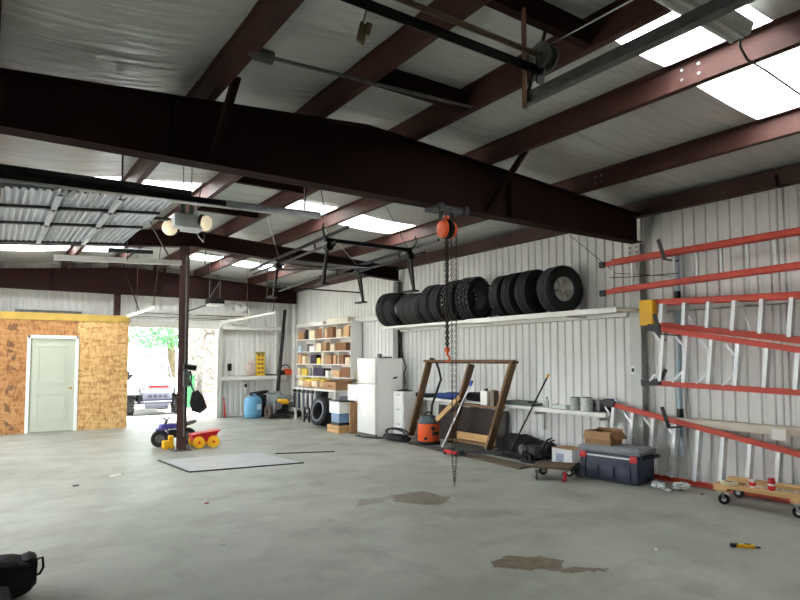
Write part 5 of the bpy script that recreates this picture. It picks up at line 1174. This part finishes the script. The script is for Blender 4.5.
obj('pump', MB().cyl((6.42, 15.32, 0.22), (6.42, 15.56, 0.22), 0.08), M_dgalv, t, True, 40)
obj('fan_housing', MB().cyl((6.50, 15.30, 0.34), (6.49, 15.26, 0.34), 0.10), M_galv, t, True, 40)
obj('guard_frame', MB().tube([(6.38, 15.26, 0.15), (6.38, 15.26, 0.5), (6.5, 15.3, 0.60), (6.9, 15.3, 0.60), (7.02, 15.26, 0.46), (7.02, 15.26, 0.15)], 0.016, 8), M_galv, t, True, 50)
for x, y, r in ((6.28, 15.42, 0.18), (7.12, 15.36, 0.10)): obj('wheel', MB().lathe([(r * 0.3, -0.04), (r * 0.9, -0.045), (r, -0.02), (r, 0.02), (r * 0.9, 0.045), (r * 0.3, 0.04)], (x, y, r), (1, 0.15, 0), 22, True), mat('brown_wheel', (86, 70, 64), 0.7) if r > 0.15 else M_black, t, True, 40)
obj('front_foot', MB().bx(6.72, 6.80, 15.22, 15.32, 0.0, 0.1), M_black, t, True)
t = thing('gray_tarp', 'grey plastic sheet heaped behind the yellow engine machine', 'tarp', (6.72, 15.86, 0)); obj('heap', MB().pad((0, 0, 0.34), (0.62, 0.2, 0.68), 0.35, 71, amp=0.06), mat('grey_green_sheet', (138, 148, 148), 0.5), t, smooth=50); obj('fold', MB().pad((-0.1, 0.0, 0.66), (0.36, 0.16, 0.1), 0.3, 72, amp=0.06), mat('grey_green_sheet', (138, 148, 148)), t, smooth=50)
t = thing('poster_carton', 'tall yellow carton with dark spots standing on the far wall ledge', 'box', (6.44, 16.46, 1.121))
obj('body', MB().bx(-0.115, 0.115, -0.05, 0.05, 0, 0.66, 0.004), mat('yellow_spotted_board', (236, 196, 60), 0.6, 0, 0.1, 8), t)
for k in range(5):
    for j in range(2): obj('spot', MB().bx(-0.09 + 0.10 * j, -0.02 + 0.10 * j, -0.0525, -0.05, 0.06 + 0.12 * k, 0.12 + 0.12 * k), M_card2, t)
obj('top_strip', MB().bx(-0.116, 0.116, -0.0525, 0.051, 0.60, 0.665), mat('olive_strip', (128, 120, 50), 0.6), t)
t = thing('cloth_sack', 'pinkish white sack on the far wall ledge left of the yellow carton', 'sack', (6.16, 16.46, 1.121)); obj('body', MB().pad((0, 0, 0.18), (0.26, 0.16, 0.36), 0.1, 81, amp=0.04), mat('pinkish_cloth', (226, 208, 200), 0.8), t, smooth=60); obj('neck', MB().pad((0, 0, 0.40), (0.14, 0.1, 0.1), 0.1, 82, amp=0.04), mat('pinkish_cloth', (226, 208, 200)), t, smooth=60)
tag(obj('dark_rod', MB().bar((6.6, 16.45, 1.138), (7.0, 16.45, 1.138), 0.035, 0.035), M_black, loc=(6.8, 16.45, 1.125), world=True), 'short black rod lying on the far wall ledge right of the yellow carton', 'rod')
tag(obj('lean_pipe', MB().cyl((6.80, 16.16, 0.03), (7.10, 16.28, 3.0), 0.05, n=16), M_black, loc=(6.8, 16.16, 0.03), world=True, smooth=40), 'thick black pipe leaning in the far right corner', 'pipe')
t = thing('downspout', 'white pipe running down the far wall beside the black pipe', 'pipe', (6.33, 16.5, 0.4)); t.location = (6.92, 16.5, 0.4)
t['label'] = 'white pipe running down the far wall beside the leaning black pipe'
obj('pipe', MB().cyl((6.93, 16.535, 0.05), (6.93, 16.535, 3.0), 0.032), M_white_en, t, True, 40)
for z in (0.6, 2.0, 2.9): obj('strap', MB().bx(6.885, 6.975, 16.495, 16.505, z - 0.02, z + 0.02), M_white_en, t, True)
t = thing('wall_outlet', 'small black outlet on the far wall right of the doorway', 'outlet', (5.6, 16.57, 1.35)); obj('box', MB().bx(5.55, 5.65, 16.54, 16.60, 1.26, 1.46, 0.01), M_black, t, True); obj('cover', MB().bx(5.57, 5.63, 16.53, 16.54, 1.30, 1.42), M_blackm, t, True)
t = thing('wall_valve', 'small black valve on a white pipe below the far wall ledge', 'valve', (6.02, 16.4, 0.75)); obj('pipe', MB().cyl((6.02, 16.47, 0.60), (6.02, 16.47, 1.04), 0.022), M_white_en, t, True, 40); obj('valve_body', MB().box((6.02, 16.44, 0.85), (0.06, 0.06, 0.09), None, 0.012), M_black, t, True); obj('lever', MB().bar((6.02, 16.41, 0.95), (5.92, 16.41, 1.0), 0.03, 0.02), M_black, t, True)
t = thing('exhaust_fan', 'round white wall fan above the far doorway track', 'fan', (5.82, 16.5, 2.86))
c = Vector((5.82, 16.48, 2.86)); obj('ring', MB().lathe([(0.27, -0.06), (0.30, -0.06), (0.30, 0.06), (0.27, 0.06)], c, (0, 1, 0), 30, True), M_white_en, t, True, 40)
for k in range(6):
    a = k * PI / 3 + 0.2; R_ = Matrix.Rotation(a, 3, 'Y'); u = R_ @ Vector((1, 0, 0)); n_ = R_ @ Vector((0, 0, 1))
    obj('blade', MB().bar(c + u * 0.05, c + u * 0.26, 0.006, 0.13, tuple(n_ + Vector((0, 0.5, 0)))), M_white_en, t, True)
obj('hub', MB().cyl(c + Vector((0, -0.05, 0)), c + Vector((0, 0.05, 0)), 0.06), M_white_en, t, True, 40)
for x_ in (5.60, 6.04): obj('mount', MB().bx(x_ - 0.02, x_ + 0.02, 16.54, 16.595, 2.62, 3.10), M_white_en, t, True)
tag(obj('red_pole', MB().cyl((5.42, 16.35, 0.0), (5.42, 16.48, 0.55), 0.03, 0.012), M_red, loc=(5.42, 16.35, 0), world=True, smooth=40), 'small red cone-shaped pole at the right foot of the far doorway', 'pole')
tag(obj('roof_pole', MB().bar((0.5, 15.5, 2.63), (1.8, 15.55, 2.63), 0.06, 0.07), M_dgalv, loc=(1.2, 15.5, 2.592), world=True), 'grey bar lying on top of the wooden room', 'bar')

t = thing('jamb_post', 'short dark red post between the wooden room and the far roof beam', 'post', (2.66, 16.25, 2.592))
obj('web', MB().bx(2.58, 2.72, 16.246, 16.254, 2.592, 3.187), M_primer2, t, True)
for x in (2.58, 2.714): obj('flange', MB().bx(x - 0.004, x + 0.004, 16.19, 16.31, 2.592, 3.187), M_primer2, t, True)
# ================================================================== slim column and the things on it
cx, cy0 = 2.86, 10.93
t = thing('slim_column', 'slim dark red steel column standing in the open floor', 'column', (cx, cy0, 0))
obj('shaft', MB().bx(cx - 0.068, cx + 0.068, cy0 - 0.07, cy0 - 0.058, 0.012, 3.56).bx(cx - 0.068, cx + 0.068, cy0 + 0.058, cy0 + 0.07, 0.012, 3.56).bx(cx - 0.006, cx + 0.006, cy0 - 0.058, cy0 + 0.058, 0.012, 3.56), M_primer2, t, True)
obj('base_plate', MB().bx(cx - 0.15, cx + 0.15, cy0 - 0.15, cy0 + 0.15, 0.0, 0.012), M_dgalv, t, True)
for dx in (-0.1, 0.1):
    for dy in (-0.1, 0.1): obj('anchor_bolt', MB().cyl((cx + dx, cy0 + dy, 0.012), (cx + dx, cy0 + dy, 0.05), 0.014, n=6), M_dgalv, t, True)
obj('pipe_run', MB().cyl((cx + 0.015, cy0 - 0.085, 0.25), (cx + 0.015, cy0 - 0.085, 3.4), 0.012), M_dgalv, t, True, 40)
t = thing('switch_box', 'black and grey switch box strapped to the slim column', 'switch', (cx + 0.1, cy0 - 0.1, 1.2)); obj('grey_box', MB().box((cx + 0.03, cy0 - 0.13, 1.24), (0.11, 0.07, 0.28), None, 0.012), M_dgalv, t, True); obj('black_head', MB().box((cx + 0.08, cy0 - 0.15, 1.44), (0.22, 0.10, 0.10), (0, 0.15, 0), 0.02), M_black, t, True, 40); obj('lead', MB().tube([(cx + 0.10, cy0 - 0.12, 1.38), (cx + 0.13, cy0 - 0.1, 1.25), (cx + 0.10, cy0 - 0.1, 1.12)], 0.014, 7), M_black, t, True, 50)
t = thing('dustpan', 'black dustpan hanging from the slim column', 'dustpan', (cx + 0.2, cy0 - 0.13, 0.66))
sh = [(-0.06, 0.36), (0.04, 0.40), (0.13, 0.30), (0.20, 0.10), (0.06, 0.0), (-0.06, 0.04), (-0.09, 0.18)]
obj('pan', MB().prism([(cx + 0.19 + a, 0.64 + b) for a, b in sh], 'y', cy0 - 0.145, cy0 - 0.12), M_black, t, True)
obj('lip', MB().bar((cx + 0.19 + 0.20, cy0 - 0.16, 0.74), (cx + 0.19 + 0.06, cy0 - 0.16, 0.64), 0.03, 0.04, (0, 1, 0)), M_black, t, True)
obj('handle', MB().tube([(cx + 0.17, cy0 - 0.13, 1.0), (cx + 0.12, cy0 - 0.125, 1.12), (cx + 0.11, cy0 - 0.12, 1.2)], 0.014, 7), M_black, t, True, 50)
# toy motorbike behind the column
t = thing('toy_motorbike', 'purple and black ride-on toy motorbike behind the slim column', 'toy', (2.85, 11.6, 0))
def wheelmb(c, r, w): return MB().lathe([(r * 0.5, -w / 2), (r * 0.88, -w / 2), (r, -w * 0.25), (r, w * 0.25), (r * 0.88, w / 2), (r * 0.5, w / 2)], c, (0.25, 1, 0), 24, True)
for c in ((2.64, 11.52, 0.15), (3.17, 11.70, 0.15)):
    w_ = obj('wheel', wheelmb(c, 0.155, 0.09), M_rubber, t, True, 40)
    cc = Vector(c); obj('wheel_hub', MB().cyl(cc + Vector((-0.012, -0.05, 0)), cc + Vector((0.012, 0.05, 0)), 0.075), M_dgalv, w_, True, 40)
obj('fork', MB().tube([(2.64, 11.52, 0.15), (2.70, 11.54, 0.33), (2.76, 11.56, 0.46)], 0.022, 8), M_blackm, t, True, 50)
obj('front_fender', MB().pad((2.66, 11.52, 0.315), (0.2, 0.1, 0.05), 0.2, 90, amp=0.02), M_purple, t, True, 60)
obj('frame_body', MB().pad((2.84, 11.58, 0.36), (0.42, 0.16, 0.11), 0.1, 91, amp=0.02), M_purple, t, True, 60)
obj('engine', MB().box((2.90, 11.60, 0.22), (0.18, 0.12, 0.15), None, 0.03), M_black, t, True, 40)
obj('frame_tube', MB().tube([(2.74, 11.55, 0.38), (2.82, 11.58, 0.18), (3.02, 11.64, 0.14), (3.17, 11.70, 0.15)], 0.018, 8), M_purple, t, True, 50)
obj('seat', MB().pad((3.12, 11.68, 0.37), (0.42, 0.14, 0.08), 0.2, 92, amp=0.02).move(Matrix.Translation((3.12, 11.68, 0.37)) @ Matrix.Rotation(-0.25, 4, 'Y') @ Matrix.Translation((-3.12, -11.68, -0.37))), mat('taupe_seat', (116, 104, 100), 0.7), t, True, 60, label='grey-brown seat')
obj('handlebar', MB().tube([(2.63, 11.36, 0.54), (2.72, 11.46, 0.50), (2.76, 11.56, 0.46), (2.82, 11.66, 0.50), (2.88, 11.78, 0.53)], 0.012, 7), M_blackm, t, True, 50)
t = thing('toy_truck', 'small yellow toy truck at the foot of the slim column', 'toy', (2.70, 11.2, 0)); obj('body', MB().box((2.70, 11.2, 0.10), (0.18, 0.12, 0.10), None, 0.015).box((2.75, 11.2, 0.19), (0.08, 0.1, 0.09), None, 0.015), M_yellow, t, True, 40)
for x in (2.65, 2.76):
    for y in (11.13, 11.27): obj('wheel', MB().cyl((x, y - 0.02, 0.04), (x, y + 0.02, 0.04), 0.04), M_yellow, t, True, 40)
t = thing('toy_wagon', 'red toy wagon with yellow wheels right of the slim column', 'toy', (3.32, 11.1, 0))
obj('tub', MB().prism([(3.10, 0.12), (3.14, 0.10), (3.42, 0.12), (3.46, 0.15), (3.54, 0.29), (3.20, 0.27), (3.06, 0.23)], 'y', 10.98, 11.22), M_red, t, True)
obj('rim', MB().bar((3.06, 11.1, 0.235), (3.56, 11.1, 0.295), 0.28, 0.02, (0, 0, 1), 0.006), M_red, t, True)
for x in (3.17, 3.43):
    for y in (10.95, 11.25):
        w_ = obj('wheel', wheelmb((x, y, 0.105), 0.105, 0.05).cyl((x, y - 0.02, 0.105), (x, y + 0.02, 0.105), 0.06), M_yellow, t, True, 40); obj('hub_cap', MB().cyl((x, y - 0.03, 0.105), (x, y + 0.03, 0.105), 0.022), M_red, w_, True, 40)

# ================================================================== outside the far doorway
struct('ground', MB().bx(-30, 40, YF + 0.12, 70, -0.2, -0.03).bx(-30, XL - 0.2, -30, YF + 0.12, -0.2, -0.03).bx(XL - 0.2, 40, -30, YB - 0.2, -0.2, -0.03), mat('pale_concrete_drive', (188, 184, 174), 0.8, 0, 0.06, 0.6), 'pale concrete drive outside the far doorway')
# utility vehicle facing the doorway
UX, UY, UZ = 4.12, 18.5, -0.03
t = thing('utility_vehicle', 'white off-road utility vehicle parked outside facing the open far doorway', 'vehicle', (UX, UY, UZ), 0.0)
M_uw = mat('white_body_plastic', (172, 172, 180), 0.4, 0, 0.06, 5); M_ug = mat('silver_grey_plastic', (92, 94, 108), 0.5, 0.1, 0.08, 6); M_uk = mat('dark_vehicle_plastic', (52, 54, 64), 0.5)
hood = MB()
sec = [(-0.10, 0.44, 0.66, 0.90), (0.15, 0.52, 0.62, 1.02), (0.55, 0.58, 0.60, 1.12), (0.95, 0.62, 0.58, 1.16)]
V = []
for (y, hw_, z0, z1) in sec:
    V.append([hood.bm.verts.new(p) for p in ((-hw_, y, z0), (hw_, y, z0), (hw_ * 1.02, y, z0 + 0.62 * (z1 - z0)), (hw_ * 0.7, y, z1), (-hw_ * 0.7, y, z1), (-hw_ * 1.02, y, z0 + 0.62 * (z1 - z0)))])
for a, b_ in zip(V, V[1:]):
    for k in range(6): hood.bm.faces.new((a[k], a[(k + 1) % 6], b_[(k + 1) % 6], b_[k]))
hood.bm.faces.new(V[0]); hood.bm.faces.new(list(reversed(V[-1])))
obj('hood', hood, M_uw, t, smooth=25)
for s_ in (-1, 1):
    obj('fender', MB().prism([(-0.15, 0.62), (0.0, 0.92), (0.5, 1.0), (0.95, 0.86), (0.95, 0.74), (0.45, 0.86), (0.1, 0.78), (-0.02, 0.60)], 'x', min(s_ * 0.50, s_ * 0.78), max(s_ * 0.50, s_ * 0.78)), M_uw, t)
    hl_ = obj('headlight', MB().box((s_ * 0.40, -0.12, 0.86), (0.20, 0.06, 0.09), (0, s_ * 0.3, s_ * 0.25), 0.02), M_glass, t, smooth=40)
    wl = obj('wheel', tyre_mb(0.36, 0.26, 0.18, True, 30).move(Matrix.Translation((s_ * 0.70, 0.42, 0.366)) @ Matrix.Rotation(PI / 2, 4, 'Z')), M_rubber2, t, smooth=35)
    obj('wheel_hub', MB().cyl((s_ * 0.62, 0.42, 0.366), (s_ * 0.78, 0.42, 0.366), 0.17, n=20), M_ug, wl, smooth=35)
    wl = obj('wheel', tyre_mb(0.36, 0.28, 0.18, True, 30).move(Matrix.Translation((s_ * 0.70, 2.35, 0.366)) @ Matrix.Rotation(PI / 2, 4, 'Z')), M_rubber2, t, smooth=35)
    obj('wheel_hub', MB().cyl((s_ * 0.62, 2.35, 0.366), (s_ * 0.78, 2.35, 0.366), 0.17, n=20), M_ug, wl, smooth=35)
    for dz_ in (0.0, 0.16): obj('suspension_arm', MB().cyl((s_ * 0.18, 0.36, 0.34 + dz_), (s_ * 0.58, 0.42, 0.32 + dz_), 0.022, n=8), M_uk, t, smooth=40)
    obj('shock', MB().cyl((s_ * 0.46, 0.38, 0.40), (s_ * 0.36, 0.44, 0.82), 0.038, n=12), M_uk, t, smooth=40)
    obj('roll_cage', MB().tube([(s_ * 0.66, 0.95, 0.9), (s_ * 0.64, 1.05, 1.15), (s_ * 0.56, 1.42, 1.78), (s_ * 0.56, 2.4, 1.80), (s_ * 0.62, 2.75, 0.9)], 0.028, 8), M_ug, t, smooth=50)
    obj('door_panel', MB().prism([(1.0, 0.5), (2.1, 0.5), (2.1, 1.0), (1.0, 1.05)], 'x', min(s_ * 0.66, s_ * 0.71), max(s_ * 0.66, s_ * 0.71)), M_uw, t)
obj('side_mirror', MB().box((0.40, 1.08, 1.42), (0.15, 0.05, 0.20), (0, 0.1, 0.2), 0.02), M_ug, t, smooth=40)
obj('mirror_arm', MB().cyl((0.46, 1.1, 1.33), (0.62, 1.18, 1.40), 0.014, n=8), M_uk, t)
obj('windshield', MB().bar((0, 1.0, 1.16), (0, 1.38, 1.74), 1.10, 0.01, (0, -1, 0.6)), M_glass, t)
obj('grille', MB().bx(-0.40, 0.40, -0.16, -0.09, 0.46, 0.66, 0.02), M_ug, t, smooth=40)
for k in range(4): obj('grille_slot', MB().bx(-0.26 + 0.14 * k, -0.16 + 0.14 * k, -0.165, -0.158, 0.52, 0.60), M_uk, t)
obj('bumper', MB().tube([(-0.42, 0.0, 0.40), (-0.36, -0.18, 0.40), (0.36, -0.18, 0.40), (0.42, 0.0, 0.40)], 0.03, 8), M_ug, t, smooth=50)
obj('skid_plate', MB().prism([(-0.30, 0.20), (0.30, 0.20), (0.36, 0.46), (-0.36, 0.46)], 'y', -0.12, 0.0), M_ug, t)
obj('light_strip', MB().bx(-0.24, 0.30, -0.13, -0.05, 0.80, 0.86, 0.015), M_red, t, smooth=40, label='red front stripe')
obj('roof_panel', MB().bx(-0.62, 0.62, 1.36, 2.45, 1.80, 1.85, 0.02), M_uw, t, smooth=40)
obj('roof_light', MB().box((0.02, 1.35, 1.72), (0.30, 0.06, 0.07), None, 0.015), M_ug, t, smooth=40)
obj('chassis', MB().bx(-0.45, 0.45, 0.2, 2.7, 0.36, 0.52), M_uk, t); obj('seat_back', MB().bx(-0.5, 0.5, 1.75, 1.9, 0.6, 1.25, 0.03), M_uk, t, smooth=40)
obj('cargo_bed', MB().bx(-0.62, 0.62, 2.1, 2.85, 0.72, 1.0, 0.02), M_uw, t, smooth=40)
obj('tow_cable', MB().tube([(0.22, -0.12, 0.26), (0.34, -0.22, 0.12), (0.46, -0.3, 0.03), (0.62, -0.22, 0.03)], 0.014, 7), M_uk, t, smooth=50)
# house with pale rubble wall
def rubble():
    m = bpy.data.materials.new('pale_rubble_stone'); m.use_nodes = True
    nt = m.node_tree; N = nt.nodes; L = nt.links; b = N['Principled BSDF']; b.inputs['Roughness'].default_value = 0.85
    tc = N.new('ShaderNodeTexCoord'); v = N.new('ShaderNodeTexVoronoi'); v.inputs['Scale'].default_value = 3.6; v.feature = 'DISTANCE_TO_EDGE'
    L.new(tc.outputs['Object'], v.inputs['Vector'])
    r = N.new('ShaderNodeValToRGB'); r.color_ramp.elements[0].position = 0.02; r.color_ramp.elements[1].position = 0.1
    r.color_ramp.elements[0].color = (*lin((70, 62, 54)), 1); r.color_ramp.elements[1].color = (*lin((128, 120, 112)), 1)
    L.new(v.outputs['Distance'], r.inputs['Fac']); L.new(r.outputs['Color'], b.inputs['Base Color']); return m
M_rub = rubble()
t = thing('stone_house', 'pale rubble-stone house wall outside, right of the vehicle', 'house', (9.5, 21, -0.03))
obj('wall', MB().bx(6.02, 14.0, 20.5, 20.8, -0.03, 3.4).bx(6.02, 6.3, 20.8, 23.4, -0.03, 3.4), M_rub, t, True)
obj('roof', MB().prism([(20.2, 3.40), (22.0, 4.4), (23.8, 3.40), (23.8, 3.55), (22.0, 4.56), (20.2, 3.55)], 'x', 5.8, 14.3), M_offw, t, True)
wn_ = obj('window', MB().bx(6.5, 6.9, 20.46, 20.5, 0.75, 1.25), M_white, t, True); obj('pane', MB().bx(6.54, 6.86, 20.45, 20.46, 0.79, 1.21), M_glass, wn_, True)
t = thing('garden_bin', 'green bin outside seen right of the slim column', 'bin', (5.66, 20.9, -0.03)); obj('bin_wall', MB().prism([(5.52, 20.8), (5.84, 20.8), (5.84, 21.1), (5.52, 21.1)], 'z', -0.03, 0.98), mat('bright_green', (70, 136, 92), 0.6), t, True); obj('lid', MB().bx(5.5, 5.86, 20.77, 21.13, 0.98, 1.05, 0.02), mat('bright_green', (70, 136, 92)), t, True)
# tree: trunk, limbs, and a crown of separate leaf blades in one part
M_leaf = mat('leaf_green', (128, 176, 134), 0.6, 0, 0.2, 1.2, c2=(84, 140, 96)); M_bark = mat('bark', (122, 104, 88), 0.9, 0, 0.25, 6, 0.3, 30, stretch=(4, 4, 1))
def tree(x, y, h, cr, n, lb, seed, low=0.5):
    r_ = random.Random(seed); t = thing('tree', lb, 'tree', (x, y, -0.01))
    obj('trunk', MB().tube([(0, 0, 0), (0.05, 0.02, h * 0.25), (-0.03, 0.05, h * 0.5), (0.02, 0, h * 0.72)], [0.22, 0.17, 0.14, 0.08], 10), M_bark, t, smooth=50)
    for k in range(6):
        a = k * 1.05 + r_.random(); p = Vector((0, 0, h * (0.38 + 0.05 * k))); q = p + Vector((math.cos(a), math.sin(a), 0.35)) * cr * 0.6
        obj('limb', MB().tube([p, lerp(p, q, 0.5) + Vector((0, 0, 0.15)), q], [0.07, 0.05, 0.02], 7), M_bark, t, smooth=50)
    m = MB()
    for k in range(n):
        th = r_.uniform(0, 2 * PI); rr = cr * (r_.random() ** 0.45); zz = h * low + (h * (1 - low)) * r_.random()
        f = 1 - ((zz - h * (low + 1) / 2) / (h * (1 - low) / 2)) ** 2 * 0.6
        c = Vector((rr * f * math.cos(th), rr * f * math.sin(th), zz - 0.25 * rr / cr * 1.2))
        u = Vector((r_.gauss(0, 1), r_.gauss(0, 1), r_.gauss(0, 0.6))).normalized(); v = u.cross(Vector((r_.gauss(0, 1), r_.gauss(0, 1), r_.gauss(0, 1)))).normalized()
        s_ = r_.uniform(0.06, 0.13)
        A = [m.bm.verts.new(c + u * s_ * a + v * s_ * 0.45 * b_) for a, b_ in ((-1, 0), (0, -1), (1, 0), (0, 1))]; m.bm.faces.new(A)
    obj('foliage', m, M_leaf, t)
tree(6.75, 27.8, 6.5, 3.0, 7000, 'leafy green tree outside behind the utility vehicle', 5, 0.36)
tree(3.2, 34.0, 7.0, 3.6, 4000, 'green tree furthest away, at the left of the far doorway view', 8, 0.2)
flat('lawn', 'strip of green grass outside beyond the vehicle', 'lawn', [(-10, 24.6), (12, 24.6), (12, 60), (-10, 60)], -0.03, -0.01, mat('grass', (120, 160, 96), 0.9, 0, 0.15, 3))

# ------------------------------------------------------------------ daylight
wd = bpy.data.worlds.new('sky'); SC.world = wd; wd.use_nodes = True
nt = wd.node_tree; bg = nt.nodes['Background']
sk = nt.nodes.new('ShaderNodeTexSky'); sk.sky_type = 'HOSEK_WILKIE'; sk.turbidity = 6.0; sk.ground_albedo = 0.4
sk.sun_direction = Vector((0.35, -0.25, 0.9)).normalized()
mxs = nt.nodes.new('ShaderNodeMix'); mxs.data_type = 'RGBA'; mxs.inputs['Factor'].default_value = 0.75
mxs.inputs['B'].default_value = (0.93, 0.97, 1.0, 1)
nt.links.new(sk.outputs['Color'], mxs.inputs['A']); nt.links.new(mxs.outputs['Result'], bg.inputs['Color'])
bg.inputs['Strength'].default_value = 7.0
sd = bpy.data.lights.new('sun', 'SUN'); so = bpy.data.objects.new('sun', sd); COL.objects.link(so)
sd.energy = 20.0; sd.angle = math.radians(3); sd.color = (1.0, 0.985, 0.96)
so.rotation_euler = Vector((-0.35, 0.25, -0.9)).to_track_quat('-Z', 'Y').to_euler(); so.location = (10, -10, 25)

vs = SC.view_settings
vs.view_transform = 'Standard'; vs.look = 'None'; vs.gamma = 1.0; vs.use_curve_mapping = False
vs.exposure = 0.68
cy = SC.cycles
cy.use_denoising = True
cy.max_bounces = 10; cy.diffuse_bounces = 6; cy.glossy_bounces = 4; cy.transmission_bounces = 6; cy.transparent_max_bounces = 8
cy.sample_clamp_indirect = 6.0
cy.caustics_reflective = False; cy.caustics_refractive = False
